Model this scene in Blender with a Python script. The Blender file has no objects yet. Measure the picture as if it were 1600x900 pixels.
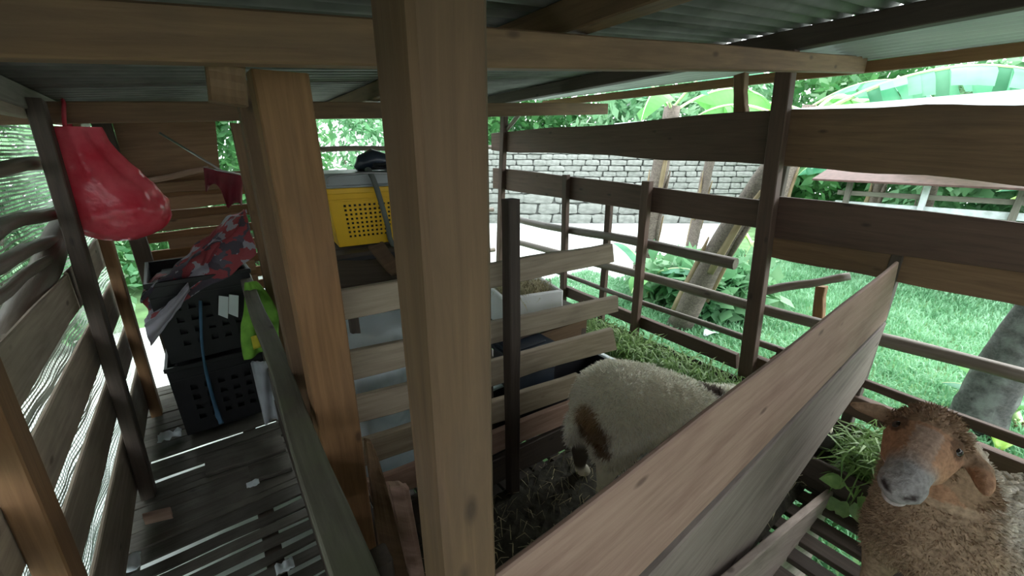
import bpy, bmesh, math, random
import numpy as np
from mathutils import Vector, Matrix, Quaternion, noise as mnoise

S = bpy.context.scene
C = bpy.data.collections.new('barn'); S.collection.children.link(C)

# ------------------------------------------------------------------ camera, sky, exposure
F = 650.0; PITCH = math.radians(18.93); YAW = math.radians(36.8); EYE = 1.5
cam_data = bpy.data.cameras.new('camera'); cam = bpy.data.objects.new('camera', cam_data)
C.objects.link(cam); cam.location = (0, 0, EYE)
cam.rotation_euler = (math.radians(90) - PITCH, 0, -YAW)
cam_data.sensor_width = 36; cam_data.lens = 36 * F / 1600
cam_data.clip_start = .02; cam_data.clip_end = 300
S.camera = cam
W = bpy.data.worlds.new('overcast sky'); S.world = W; W.use_nodes = True
bg = W.node_tree.nodes['Background']
bg.inputs[0].default_value = (.89, .965, 1.0, 1); bg.inputs[1].default_value = 1.25
S.view_settings.view_transform = 'Standard'; S.view_settings.look = 'None'
S.view_settings.gamma = 1; S.view_settings.use_curve_mapping = False
S.view_settings.exposure = 2.1
sd = bpy.data.lights.new('hazy sun', 'SUN'); sd.energy = 1.6; sd.angle = math.radians(70); sd.color = (1, .98, .93)
sun = bpy.data.objects.new('hazy sun', sd); C.objects.link(sun); sun.rotation_euler = (math.radians(12), math.radians(52), 0)

FW = Vector((math.sin(YAW), math.cos(YAW), 0)); RT = Vector((math.cos(YAW), -math.sin(YAW), 0))
CF = FW * math.cos(PITCH) - Vector((0, 0, math.sin(PITCH))); CU = FW * math.sin(PITCH) + Vector((0, 0, math.cos(PITCH)))
def at(x, y, ax, v):
    """where the sight line of a picture point meets the wall plane (axis ax = v) of the barn"""
    d = CF + RT * ((x - 800) / F) - CU * ((y - 450) / F)
    o = Vector((0, 0, EYE)); return o + d * ((v - o[ax]) / d[ax])
GZ = -.5
def gp(x, y): return at(x, y, 2, GZ)

# ------------------------------------------------------------------ materials
def newmat(n):
    m = bpy.data.materials.new(n); m.use_nodes = True
    nt = m.node_tree; b = nt.nodes['Principled BSDF']; return m, nt, b
def N(nt, t, **k):
    n = nt.nodes.new(t)
    for a, v in k.items():
        if a in n.inputs.keys() if isinstance(a, str) else False: n.inputs[a].default_value = v
        else: setattr(n, a, v)
    return n
def ramp(nt, stops):
    r = nt.nodes.new('ShaderNodeValToRGB'); e = r.color_ramp.elements
    while len(e) < len(stops): e.new(.5)
    for i, (p, c) in enumerate(stops):
        e[i].position = p; e[i].color = (*c, 1) if len(c) == 3 else c
    return r
def wood(name, light, dark, rough=.75, stain=.45, stainc=(.06, .045, .035), bump=.35, moss=None):
    m, nt, b = newmat(name); L = nt.links.new
    tc = N(nt, 'ShaderNodeTexCoord'); oi = N(nt, 'ShaderNodeObjectInfo')
    mul = N(nt, 'ShaderNodeVectorMath', operation='SCALE'); mul.inputs[3].default_value = 1.0
    comb = N(nt, 'ShaderNodeCombineXYZ')
    m1 = N(nt, 'ShaderNodeMath', operation='MULTIPLY'); m1.inputs[1].default_value = 37.0; L(oi.outputs['Random'], m1.inputs[0])
    for i in range(3): L(m1.outputs[0], comb.inputs[i])
    add = N(nt, 'ShaderNodeVectorMath', operation='ADD'); L(tc.outputs['Object'], add.inputs[0]); L(comb.outputs[0], add.inputs[1])
    mp = N(nt, 'ShaderNodeMapping'); mp.inputs['Scale'].default_value = (1.6, 26, 26); L(add.outputs[0], mp.inputs[0])
    n1 = N(nt, 'ShaderNodeTexNoise'); n1.inputs['Scale'].default_value = 2.2; n1.inputs['Detail'].default_value = 7; n1.inputs['Roughness'].default_value = .62
    n1.inputs['Distortion'].default_value = .5
    L(mp.outputs[0], n1.inputs['Vector'])
    r1 = ramp(nt, [(.28, dark), (.5, tuple((a + c) / 2 for a, c in zip(light, dark))), (.72, light)]); L(n1.outputs['Fac'], r1.inputs[0])
    mp2 = N(nt, 'ShaderNodeMapping'); mp2.inputs['Scale'].default_value = (2.2, 6, 6); L(add.outputs[0], mp2.inputs[0])
    n2 = N(nt, 'ShaderNodeTexNoise'); n2.inputs['Scale'].default_value = 1.7; n2.inputs['Detail'].default_value = 5; L(mp2.outputs[0], n2.inputs['Vector'])
    r2 = ramp(nt, [(.5, (0, 0, 0)), (.75, (stain,) * 3)]); L(n2.outputs['Fac'], r2.inputs[0])
    mx = N(nt, 'ShaderNodeMix', data_type='RGBA'); L(r2.outputs[0], mx.inputs['Factor']); L(r1.outputs[0], mx.inputs['A']); mx.inputs['B'].default_value = (*stainc, 1)
    out = mx.outputs['Result']
    # knots
    v = N(nt, 'ShaderNodeTexVoronoi'); v.inputs['Scale'].default_value = 3.2
    mp3 = N(nt, 'ShaderNodeMapping'); mp3.inputs['Scale'].default_value = (1.4, 3.2, 3.2); L(add.outputs[0], mp3.inputs[0]); L(mp3.outputs[0], v.inputs['Vector'])
    r3 = ramp(nt, [(.05, (.75,) * 3), (.12, (0, 0, 0))]); L(v.outputs['Distance'], r3.inputs[0])
    mk = N(nt, 'ShaderNodeMix', data_type='RGBA'); L(r3.outputs[0], mk.inputs['Factor']); L(out, mk.inputs['A']); mk.inputs['B'].default_value = (dark[0] * .35, dark[1] * .3, dark[2] * .3, 1)
    out = mk.outputs['Result']
    if moss:
        n3 = N(nt, 'ShaderNodeTexNoise'); n3.inputs['Scale'].default_value = 9; n3.inputs['Detail'].default_value = 6; L(add.outputs[0], n3.inputs['Vector'])
        r4 = ramp(nt, [(.45, (0, 0, 0)), (.65, (.7,) * 3)]); L(n3.outputs['Fac'], r4.inputs[0])
        mm = N(nt, 'ShaderNodeMix', data_type='RGBA'); L(r4.outputs[0], mm.inputs['Factor']); L(out, mm.inputs['A']); mm.inputs['B'].default_value = (*moss, 1)
        out = mm.outputs['Result']
    hv = N(nt, 'ShaderNodeHueSaturation'); L(out, hv.inputs['Color'])
    mv = N(nt, 'ShaderNodeMapRange'); mv.inputs['To Min'].default_value = .78; mv.inputs['To Max'].default_value = 1.22; L(oi.outputs['Random'], mv.inputs['Value'])
    L(mv.outputs[0], hv.inputs['Value']); L(hv.outputs[0], b.inputs['Base Color'])
    b.inputs['Roughness'].default_value = rough
    bp = N(nt, 'ShaderNodeBump'); bp.inputs['Strength'].default_value = bump; bp.inputs['Distance'].default_value = .004
    L(n1.outputs['Fac'], bp.inputs['Height']); L(bp.outputs[0], b.inputs['Normal'])
    return m
def plain(name, col, rough=.6, metal=0, var=.12, scale=12, bump=0, trans=0, alpha=1, sheen=0, spec=.5):
    m, nt, b = newmat(name); L = nt.links.new
    tc = N(nt, 'ShaderNodeTexCoord'); n = N(nt, 'ShaderNodeTexNoise'); n.inputs['Scale'].default_value = scale; n.inputs['Detail'].default_value = 5
    L(tc.outputs['Object'], n.inputs['Vector'])
    r = ramp(nt, [(.3, tuple(c * (1 - var) for c in col)), (.7, tuple(min(1, c * (1 + var)) for c in col))]); L(n.outputs['Fac'], r.inputs[0])
    L(r.outputs[0], b.inputs['Base Color']); b.inputs['Roughness'].default_value = rough; b.inputs['Metallic'].default_value = metal
    b.inputs['Transmission Weight'].default_value = trans; b.inputs['Alpha'].default_value = alpha; b.inputs['Specular IOR Level'].default_value = spec
    if bump:
        bp = N(nt, 'ShaderNodeBump'); bp.inputs['Strength'].default_value = bump; bp.inputs['Distance'].default_value = .01; L(n.outputs['Fac'], bp.inputs['Height']); L(bp.outputs[0], b.inputs['Normal'])
    return m
def leafmat(name, c1, c2, scale=1.5, tl=.45, rough=.4, stripes=False):
    m, nt, b = newmat(name); L = nt.links.new
    tc = N(nt, 'ShaderNodeTexCoord'); n = N(nt, 'ShaderNodeTexNoise'); n.inputs['Scale'].default_value = scale; n.inputs['Detail'].default_value = 4
    L(tc.outputs['Object'], n.inputs['Vector'])
    r = ramp(nt, [(.32, c1), (.68, c2)]); L(n.outputs['Fac'], r.inputs[0]); L(r.outputs[0], b.inputs['Base Color'])
    b.inputs['Roughness'].default_value = rough
    t = N(nt, 'ShaderNodeBsdfTranslucent'); L(r.outputs[0], t.inputs['Color'])
    if stripes:
        nb = N(nt, 'ShaderNodeTexNoise'); nb.inputs['Scale'].default_value = 22; nb.inputs['Detail'].default_value = 3; L(tc.outputs['Object'], nb.inputs['Vector'])
        bp = N(nt, 'ShaderNodeBump'); bp.inputs['Strength'].default_value = .4; bp.inputs['Distance'].default_value = .015; L(nb.outputs['Fac'], bp.inputs['Height']); L(bp.outputs[0], b.inputs['Normal'])
    mx = N(nt, 'ShaderNodeMixShader'); mx.inputs[0].default_value = tl; L(b.outputs[0], mx.inputs[1]); L(t.outputs[0], mx.inputs[2])
    L(mx.outputs[0], nt.nodes['Material Output'].inputs[0]); return m
def colmat(name, rough=.9, var=.25, scale=60, bump=.4, sheen=.0):
    m, nt, b = newmat(name); L = nt.links.new
    a = N(nt, 'ShaderNodeAttribute'); a.attribute_name = 'Col'
    tc = N(nt, 'ShaderNodeTexCoord'); n = N(nt, 'ShaderNodeTexNoise'); n.inputs['Scale'].default_value = scale; n.inputs['Detail'].default_value = 4
    L(tc.outputs['Object'], n.inputs['Vector'])
    mr = N(nt, 'ShaderNodeMapRange'); mr.inputs['From Min'].default_value = .3; mr.inputs['From Max'].default_value = .7
    mr.inputs['To Min'].default_value = 1 - var; mr.inputs['To Max'].default_value = 1 + var; L(n.outputs['Fac'], mr.inputs['Value'])
    hv = N(nt, 'ShaderNodeHueSaturation'); L(a.outputs['Color'], hv.inputs['Color']); L(mr.outputs[0], hv.inputs['Value'])
    L(hv.outputs[0], b.inputs['Base Color']); b.inputs['Roughness'].default_value = rough
    b.inputs['Specular IOR Level'].default_value = .2
    bp = N(nt, 'ShaderNodeBump'); bp.inputs['Strength'].default_value = bump; bp.inputs['Distance'].default_value = .008; L(n.outputs['Fac'], bp.inputs['Height']); L(bp.outputs[0], b.inputs['Normal'])
    if sheen:
        t = N(nt, 'ShaderNodeBsdfTranslucent'); L(hv.outputs[0], t.inputs['Color']); mx = N(nt, 'ShaderNodeMixShader'); mx.inputs[0].default_value = sheen
        L(b.outputs[0], mx.inputs[1]); L(t.outputs[0], mx.inputs[2]); L(mx.outputs[0], nt.nodes['Material Output'].inputs[0])
    return m

WB = wood('brown timber', (0.195, 0.116, 0.060), (0.112, 0.064, 0.033))
WO = wood('orange timber', (0.245, 0.128, 0.055), (0.150, 0.074, 0.030), stain=.3)
WP = wood('raw pinkish plank', (0.45, 0.30, 0.235), (0.30, 0.185, 0.14), stain=.55, stainc=(.16, .07, .05))
WG = wood('weathered grey timber', (0.220, 0.201, 0.171), (0.121, 0.105, 0.085))
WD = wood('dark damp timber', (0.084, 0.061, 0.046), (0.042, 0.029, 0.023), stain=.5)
WR = wood('reddish rail timber', (0.112, 0.066, 0.045), (0.064, 0.035, 0.024), stain=.35)
WF = wood('dirty floor slat', (0.120, 0.108, 0.090), (0.060, 0.051, 0.042), stain=.6, bump=.6, moss=(.13, .12, .10))
WT = wood('lit-tone tan board', (.46, .38, .28), (.28, .22, .155), stain=.4)  # lighter tone stands in for light reaching the partition from the right
WPG = wood('grey pink plank', (.36, .295, .26), (.21, .165, .145), stain=.4)
WL = wood('dry grey brown board', (.43, .35, .265), (.27, .21, .16), stain=.4)
WM = wood('mossy rail timber', (0.204, 0.198, 0.150), (0.102, 0.099, 0.072), moss=(.14, .15, .09))
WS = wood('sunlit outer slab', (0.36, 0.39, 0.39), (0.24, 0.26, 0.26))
WE = wood('end wall orange board', (0.326, 0.192, 0.109), (0.215, 0.114, 0.060), stain=.3)
BAM = wood('bamboo pole', (0.180, 0.150, 0.120), (0.114, 0.090, 0.069), rough=.5)
BARK = wood('peeling stem bark', (0.22, 0.175, 0.145), (0.06, 0.042, 0.036), bump=1.0, stain=.5)
DBARK = wood('black wet bark', (0.11, 0.10, 0.098), (0.030, 0.028, 0.03), bump=1.0, moss=(.22, .23, .22))
ROOF = plain('grey fibre cement sheet', (.135, .135, .125), .7, var=.35, scale=6)
EAVE = leafmat('pale translucent fluted eave sheet', (.36, .40, .38), (.46, .50, .47), 2, .25, .5)
DUNG = plain('dark damp bedding', (.045, .042, .03), .95, var=.5, scale=25, bump=.8)
STRAW = plain('pale straw', (.45, .40, .24), .8, var=.3)
HAY = leafmat('cut green fodder', (.10, .22, .05), (.32, .50, .16), 14, .3)
GRASS = leafmat('bright lawn grass', (.13, .34, .16), (.30, .56, .34), 2.0, .4)
SOIL = plain('mossy soil', (.13, .25, .10), .95, var=.4, scale=4, bump=.5)
PALE = plain('pale trodden ground', (.5, .53, .52), .8, var=.2, scale=3)
LEAF = leafmat('banana leaf green', (.07, .28, .06), (.17, .45, .12), 2.5, .5, .55)
LEAF2 = leafmat('bluish leaf green', (.06, .27, .14), (.20, .46, .30), 2.5, .45, .55)
LEAFY = leafmat('yellow green leaf', (.30, .58, .08), (.48, .66, .14), 3, .5, .4)
DRY = leafmat('dry brown leaf', (.20, .14, .075), (.36, .28, .17), 5, .3, .7)
BUSH = leafmat('bush leaves', (.035, .15, .045), (.13, .33, .11), 1.2, .4, .45)
BUSH2 = leafmat('pale bush leaves', (.09, .27, .12), (.28, .48, .27), 1.2, .4, .4)
MIDRIB = plain('pale leaf rib', (.55, .68, .35), .5)
STONE = plain('grey wall stone', (.24, .25, .23), .9, var=.3, scale=3, bump=.6)
MORTAR = plain('dark stone joint', (.19, .195, .185), .95)
BLACKP = plain('black plastic', (.012, .012, .015), .45, var=.2)
BLUEB = plain('blue black plastic', (.03, .04, .06), .3, var=.2)
YEL = plain('yellow plastic', (.80, .47, .015), .45, var=.06)
GREYP = plain('grey plastic tray', (.33, .36, .36), .4)
TARP = leafmat('milky plastic sheet', (.80, .88, .92), (.90, .95, .97), 4, .3, .35)
FOAM = plain('white foam', (.8, .82, .82), .7, var=.04)
REDBAG = leafmat('red plastic film', (.70, .05, .085), (.85, .16, .2), 9, .35, .22, True)
MAROON = plain('maroon cloth', (.16, .012, .025), .7, var=.3)
GREENC = plain('lime green cloth', (.20, .46, .06), .85, var=.22, scale=20, bump=.4)
YELC = plain('yellow tag cloth', (.60, .55, .05), .85)
WHITE = plain('white card', (.75, .82, .85), .6, var=.05)
BLUES = plain('blue strap webbing', (.06, .15, .25), .6)
STRAPG = plain('dark grey strap', (.10, .11, .10), .6)
METAL = plain('dull metal', (.5, .5, .5), .35, metal=.9)
CLEAR = plain('cloudy clear film', (.72, .76, .82), .2, alpha=.45)
NET = plain('grey green shade net', (.50, .56, .52), .7, var=.3, scale=9)
MARON_ROOF = plain('rusty brown roof iron', (.09, .045, .04), .7, var=.3)
WEATHER = plain('bleached post', (.62, .66, .68), .8, var=.2)
WOOL_W = colmat('white fleece', .95, .06, 45, .4, .5)
WOOL_B = colmat('brown sheep coat', .95, .25, 90, .6)
EYEM = plain('dark eye', (.02, .012, .01), .1, var=.1)

# printed cloth: red, charcoal and pale blotches
def cloth_print():
    m, nt, b = newmat('printed red grey cloth'); L = nt.links.new
    tc = N(nt, 'ShaderNodeTexCoord'); v = N(nt, 'ShaderNodeTexVoronoi'); v.inputs['Scale'].default_value = 19
    nz = N(nt, 'ShaderNodeTexNoise'); nz.inputs['Scale'].default_value = 14; nz.inputs['Detail'].default_value = 4; L(tc.outputs['Object'], nz.inputs['Vector'])
    mz = N(nt, 'ShaderNodeMix', data_type='RGBA', blend_type='ADD'); mz.inputs['Factor'].default_value = .14; L(tc.outputs['Object'], mz.inputs['A']); L(nz.outputs['Color'], mz.inputs['B']); L(mz.outputs['Result'], v.inputs['Vector'])
    r = ramp(nt, [(0, (.30, .05, .06)), (.3, (.07, .06, .08)), (.5, (.34, .33, .38)), (.7, (.32, .06, .07)), (.9, (.10, .09, .12))])
    r.color_ramp.interpolation = 'CONSTANT'
    sp = N(nt, 'ShaderNodeSeparateColor'); L(v.outputs['Color'], sp.inputs[0]); L(sp.outputs[0], r.inputs[0]); L(r.outputs[0], b.inputs['Base Color'])
    b.inputs['Roughness'].default_value = .7; return m
PRINT = cloth_print()

# ------------------------------------------------------------------ object helpers
rng = random.Random(5)
def thing(name, label, cat, loc=(0, 0, 0), group=None, kind=None):
    o = bpy.data.objects.new(name, None); C.objects.link(o); o.location = loc; o.empty_display_size = .1
    return tag(o, label, cat, group, kind)
def tag(o, label=None, cat=None, group=None, kind=None):
    if label: o['label'] = label
    if cat: o['category'] = cat
    if group: o['group'] = group
    if kind: o['kind'] = kind
    return o
def struct(name, label=None):
    o = bpy.data.objects.new(name, None); C.objects.link(o); o['kind'] = 'structure'
    if label: o['label'] = label
    return o
def wloc(o):
    v = Vector(o.location)
    while o.parent: o = o.parent; v = v + Vector(o.location)
    return v
def link(name, me, mat, parent=None, loc=(0, 0, 0), rot=None, smooth=False):
    o = bpy.data.objects.new(name, me); C.objects.link(o)
    if mat: me.materials.append(mat) if not me.materials else None
    base = Vector((0, 0, 0))
    if parent: o.parent = parent; base = wloc(parent)
    o.location = Vector(loc) - base
    if rot is not None: o.rotation_mode = 'QUATERNION'; o.rotation_quaternion = rot
    if smooth: me.polygons.foreach_set('use_smooth', [True] * len(me.polygons))
    return o
def frame(x, nrm):
    """rotation whose local x runs along x and local y along nrm"""
    x = Vector(x).normalized(); y = (Vector(nrm) - x * Vector(nrm).dot(x)).normalized(); z = x.cross(y)
    return Matrix((x, y, z)).transposed()
def plank(name, parent, TL, TR, BR, BL, th, mat, out, n=7, wob=.0035, ch=.004, seed=None):
    """sawn board: four corners of its front face, thickness th going back from it; out = front direction"""
    TL, TR, BR, BL = map(Vector, (TL, TR, BR, BL)); r = random.Random(seed if seed is not None else rng.random())
    c = (TL + TR + BR + BL) / 4; ax = ((TR + BR) - (TL + BL))
    nr = (TR - TL).cross(BL - TL)
    if nr.dot(Vector(out)) < 0: nr = -nr
    R = frame(ax, nr); Ri = R.transposed()
    l = [Ri @ (p - c) for p in (TL, TR, BR, BL)]
    o1, o2 = r.uniform(0, 99), r.uniform(0, 99)
    V = []; Fc = []
    for i in range(n + 1):
        t = i / n; a = l[0].lerp(l[1], t); b = l[3].lerp(l[2], t)
        w1 = mnoise.noise((t * 4.1, o1, 0)) * wob * 2; w2 = mnoise.noise((t * 4.1, o2, 5)) * wob * 2
        yb = mnoise.noise((t * 2.3, o1, 9)) * wob * .8
        s = 1 if a.z > b.z else -1
        za, zb = a.z + w1, b.z + w2; x1, x2 = a.x, b.x; c2 = min(ch, abs(za - zb) * .2, th * .3) * s; ca = abs(c2)
        V += [(x1, yb, za - c2), (x1, yb - ca, za), (x1, yb - th + ca, za), (x1, yb - th, za - c2),
              (x2, yb - th, zb + c2), (x2, yb - th + ca, zb), (x2, yb - ca, zb), (x2, yb, zb + c2)]
    for i in range(n):
        for k in range(8):
            Fc.append((i * 8 + k, i * 8 + (k + 1) % 8, i * 8 + 8 + (k + 1) % 8, i * 8 + 8 + k))
    Fc.append(tuple(range(8))[::-1]); Fc.append(tuple(n * 8 + k for k in range(8)))
    me = bpy.data.meshes.new(name); me.from_pydata(V, [], Fc)
    bm = bmesh.new(); bm.from_mesh(me); bmesh.ops.recalc_face_normals(bm, faces=bm.faces); bm.to_mesh(me); bm.free()
    return link(name, me, mat, parent, c, R.to_quaternion())
def beam(name, parent, p0, p1, w, h, mat, up=(0, 0, 1), **k):
    """straight timber from p0 to p1 (centre line), w across, h along up"""
    p0, p1 = Vector(p0), Vector(p1); x = (p1 - p0).normalized(); z = (Vector(up) - x * Vector(up).dot(x)).normalized(); y = z.cross(x)
    f = y * (w / 2); u = z * (h / 2)
    return plank(name, parent, p0 + f + u, p1 + f + u, p1 + f - u, p0 + f - u, w, mat, y, **k)
def post(name, parent, p0, p1, wx, wy, mat, **k):
    return beam(name, parent, p0, p1, wx, wy, mat, up=(0, 1, 0), **k)
def ringmesh(name, pts, radii, nseg=10, caps=True, jit=0, seed=0, flat=None):
    r = random.Random(seed); V = []; Fc = []; n = len(pts)
    pts = [Vector(p) for p in pts]
    ref = Vector((.13, .21, .97))
    for i, p in enumerate(pts):
        d = (pts[min(i + 1, n - 1)] - pts[max(i - 1, 0)]).normalized()
        a = d.cross(ref)
        if a.length < .1: a = d.cross(Vector((1, 0, 0)))
        a.normalize(); b = d.cross(a)
        if flat: a *= flat
        for k in range(nseg):
            t = 2 * math.pi * k / nseg; rr = radii[i] * (1 + r.uniform(-jit, jit))
            V.append(p + (a * math.cos(t) + b * math.sin(t)) * rr)
    for i in range(n - 1):
        for k in range(nseg): Fc.append((i * nseg + k, i * nseg + (k + 1) % nseg, (i + 1) * nseg + (k + 1) % nseg, (i + 1) * nseg + k))
    if caps: Fc.append(tuple(range(nseg))[::-1]); Fc.append(tuple((n - 1) * nseg + k for k in range(nseg)))
    me = bpy.data.meshes.new(name); me.from_pydata([tuple(v) for v in V], [], Fc); return me
def pole(name, parent, p0, p1, r0, r1, mat, bend=.01, n=9, seg=10, jit=.06, seed=None, nodes=0):
    p0, p1 = Vector(p0), Vector(p1); L = (p1 - p0).length; R = frame(p1 - p0, (.3, .2, 1) if abs((p1 - p0).normalized().z) < .9 else (1, 0, 0))
    s = rng.random() * 99 if seed is None else seed
    pts = []; rad = []
    for i in range(n + 1):
        t = i / n
        pts.append((L * (t - .5), mnoise.noise((t * 2.5, s, 0)) * bend * 2, mnoise.noise((t * 2.5, s, 7)) * bend * 2))
        rr = r0 + (r1 - r0) * t
        if nodes and i % nodes == 0 and 0 < i < n: rr *= 1.12
        rad.append(rr)
    me = ringmesh(name, pts, rad, seg, True, jit, int(s * 100))
    o = link(name, me, mat, parent, (p0 + p1) / 2, R.to_quaternion())
    me.polygons.foreach_set('use_smooth', [len(p.vertices) == 4 for p in me.polygons]); return o
def tube(name, parent, pts, r, mat, seg=8, flat=None, jit=0):
    rr = r if isinstance(r, (list, tuple)) else [r] * len(pts)
    c = sum((Vector(p) for p in pts), Vector()) / len(pts)
    return link(name, ringmesh(name, [Vector(p) - c for p in pts], rr, seg, True, jit, 1, flat), mat, parent, c, smooth=True)
def spline(pts, n=24):
    P = [Vector(p) for p in pts]; P = [P[0] * 2 - P[1]] + P + [P[-1] * 2 - P[-2]]; out = []; m = len(P) - 3
    for i in range(n + 1):
        u = i / n * m; k = min(int(u), m - 1); t = u - k; a, b, c, d = P[k:k + 4]
        out.append(.5 * ((2 * b) + (c - a) * t + (2 * a - 5 * b + 4 * c - d) * t * t + (3 * b - a - 3 * c + d) * t ** 3))
    return out
def npmesh(name, V, Fc, mat, parent=None, loc=(0, 0, 0), col=None):
    """fast mesh from numpy: V (n,3), Fc (m,k)"""
    me = bpy.data.meshes.new(name); V = np.asarray(V, np.float32); Fc = np.asarray(Fc, np.int32); k = Fc.shape[1]
    me.vertices.add(len(V)); me.vertices.foreach_set('co', V.ravel())
    me.loops.add(Fc.size); me.loops.foreach_set('vertex_index', Fc.ravel())
    me.polygons.add(len(Fc)); me.polygons.foreach_set('loop_start', np.arange(0, Fc.size, k, dtype=np.int32))
    me.update(calc_edges=True)
    if col is not None:
        a = me.color_attributes.new('Col', 'FLOAT_COLOR', 'POINT'); a.data.foreach_set('color', np.c_[col, np.ones(len(V))].astype(np.float32).ravel())
    return link(name, me, mat, parent, loc)
def boxmesh(name, boxes, bev=.004):
    bm = bmesh.new()
    for c, s in boxes:
        r = bmesh.ops.create_cube(bm, size=1); bmesh.ops.scale(bm, vec=s, verts=r['verts']); bmesh.ops.translate(bm, vec=c, verts=r['verts'])
    if bev: bmesh.ops.bevel(bm, geom=bm.edges[:], offset=bev, segments=1, affect='EDGES')
    me = bpy.data.meshes.new(name); bm.to_mesh(me); bm.free(); return me
def boxes(name, parent, bl, mat, loc=(0, 0, 0), rotz=0, bev=.004):
    return link(name, boxmesh(name, bl, bev), mat, parent, loc, Quaternion((0, 0, 1), rotz))
def sheet(name, parent, fn, nu, nv, mat, th=.002, subd=True):
    """cloth or film: fn(u, v) gives points, thickened by th"""
    P = [Vector(fn(i / nu, j / nv)) for j in range(nv + 1) for i in range(nu + 1)]
    c = sum(P, Vector()) / len(P)
    Fc = [(j * (nu + 1) + i, j * (nu + 1) + i + 1, (j + 1) * (nu + 1) + i + 1, (j + 1) * (nu + 1) + i) for j in range(nv) for i in range(nu)]
    me = bpy.data.meshes.new(name); me.from_pydata([tuple(p - c) for p in P], [], Fc)
    o = link(name, me, mat, parent, c, smooth=True)
    md = o.modifiers.new('thickness', 'SOLIDIFY'); md.thickness = th; md.offset = 0
    return o

# ------------------------------------------------------------------ setting: ground outside
gm_ = struct('ground', 'grassy ground around and below the barn')
NX = 60
gv = []; gf = []
for j in range(NX + 1):
    for i in range(NX + 1):
        x = -8 + 30 * i / NX; y = -8 + 30 * j / NX
        d = max(0, x - 3, y - 5, -x - 1.6)
        gv.append((x, y, GZ - .04 + .05 * mnoise.noise((x * .7, y * .7, 0)) * min(1, d)))
for j in range(NX):
    for i in range(NX): a = j * (NX + 1) + i; gf.append((a, a + 1, a + NX + 2, a + NX + 1))
npmesh('soil', gv, gf, SOIL, gm_)
RX = 2.4   # inner face of the right wall
def blades(name, label_parent, pts, hmin, hmax, wid, mat, lean=.6, seed=1, kind='stuff'):
    r = np.random.default_rng(seed); n = len(pts); P = np.asarray(pts)
    a = r.uniform(0, 2 * math.pi, n); h = r.uniform(hmin, hmax, n); ln = r.uniform(.1, 1, n) * lean
    d = np.c_[np.cos(a), np.sin(a), np.zeros(n)]; s = np.c_[-np.sin(a), np.cos(a), np.zeros(n)] * (wid * r.uniform(.6, 1.3, n))[:, None]
    up = np.array([0, 0, 1.])
    b0 = P - s; b1 = P + s; mid = P + up * (h * .6)[:, None] + d * (h * ln * .35)[:, None]; tip = P + up * (h * (1 - .35 * ln))[:, None] + d * (h * ln)[:, None]
    V = np.stack([b0, b1, mid + s * .8, mid - s * .8, tip], 1).reshape(-1, 3); k = np.arange(n)[:, None] * 5
    Fc = np.concatenate([k + np.array([[0, 1, 2]]), k + np.array([[0, 2, 3]]), k + np.array([[3, 2, 4]])])
    o = npmesh(name, V, Fc, mat, label_parent)
    if kind: o['kind'] = kind
    return o
r_ = np.random.default_rng(3)
def scatter(n, x0, x1, y0, y1, z=GZ, bad=None):
    u = r_.random(n); x = x0 + (x1 - x0) * u ** 1.4; y = r_.uniform(y0, y1, n); p = np.c_[x, y, np.full(n, z)]
    return p
gpts = scatter(95000, RX + .15, 8.5, -3, 4.0)
g2 = scatter(15000, RX + .15, 5, 3.2, 4.6); gpts = np.r_[gpts, g2]
lawn = blades('lawn_grass', None, gpts, .03, .11, .007, GRASS, 1.0, 2); tag(lawn, 'bright green lawn grass beyond the right rails', 'grass')
under = blades('shaded_grass', None, np.c_[r_.uniform(.5, 2.6, 9000), r_.uniform(-1, .9, 9000), np.full(9000, GZ)], .04, .12, .006, GRASS, 1.0, 5)
tag(under, 'green grass seen through the gaps under the pen floor', 'grass')
# pale trodden yard beyond the far pen
yard = struct('trim_1', 'pale bare yard beyond the far pen')
q = [(2.7, 4.3), (4.2, 3.4), (7.2, 3.2), (12, 5.5), (9, 12), (1, 12), (.2, 6)]
bm = bmesh.new(); top = bm.faces.new([bm.verts.new((x, y, GZ + .02)) for x, y in q]); rr = bmesh.ops.extrude_face_region(bm, geom=[top])
bmesh.ops.translate(bm, vec=(0, 0, -.08), verts=[v for v in rr['geom'] if isinstance(v, bmesh.types.BMVert)]); bmesh.ops.recalc_face_normals(bm, faces=bm.faces)
me = bpy.data.meshes.new('yard'); bm.to_mesh(me); bm.free(); link('yard_slab', me, PALE, yard)
# bank left of the barn and under the aisle, paled to imitate light below
bank = struct('trim_2', 'bare ground beside and below the aisle, paled as if lit')
bm = bmesh.new(); bmesh.ops.create_grid(bm, x_segments=24, y_segments=40, size=1)
for v in bm.verts:
    v.co.x = -1.35 + v.co.x * 2.0; v.co.y = 1.8 + v.co.y * 4.2
    v.co.z = GZ + .03 + .03 * mnoise.noise((v.co.x * 6, v.co.y * 6, 0))
me = bpy.data.meshes.new('bank'); bm.to_mesh(me); bm.free(); link('bank_slab', me, plain('lit-tone pale ground', (.72, .74, .72), .9, var=.2, scale=5), bank)

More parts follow.
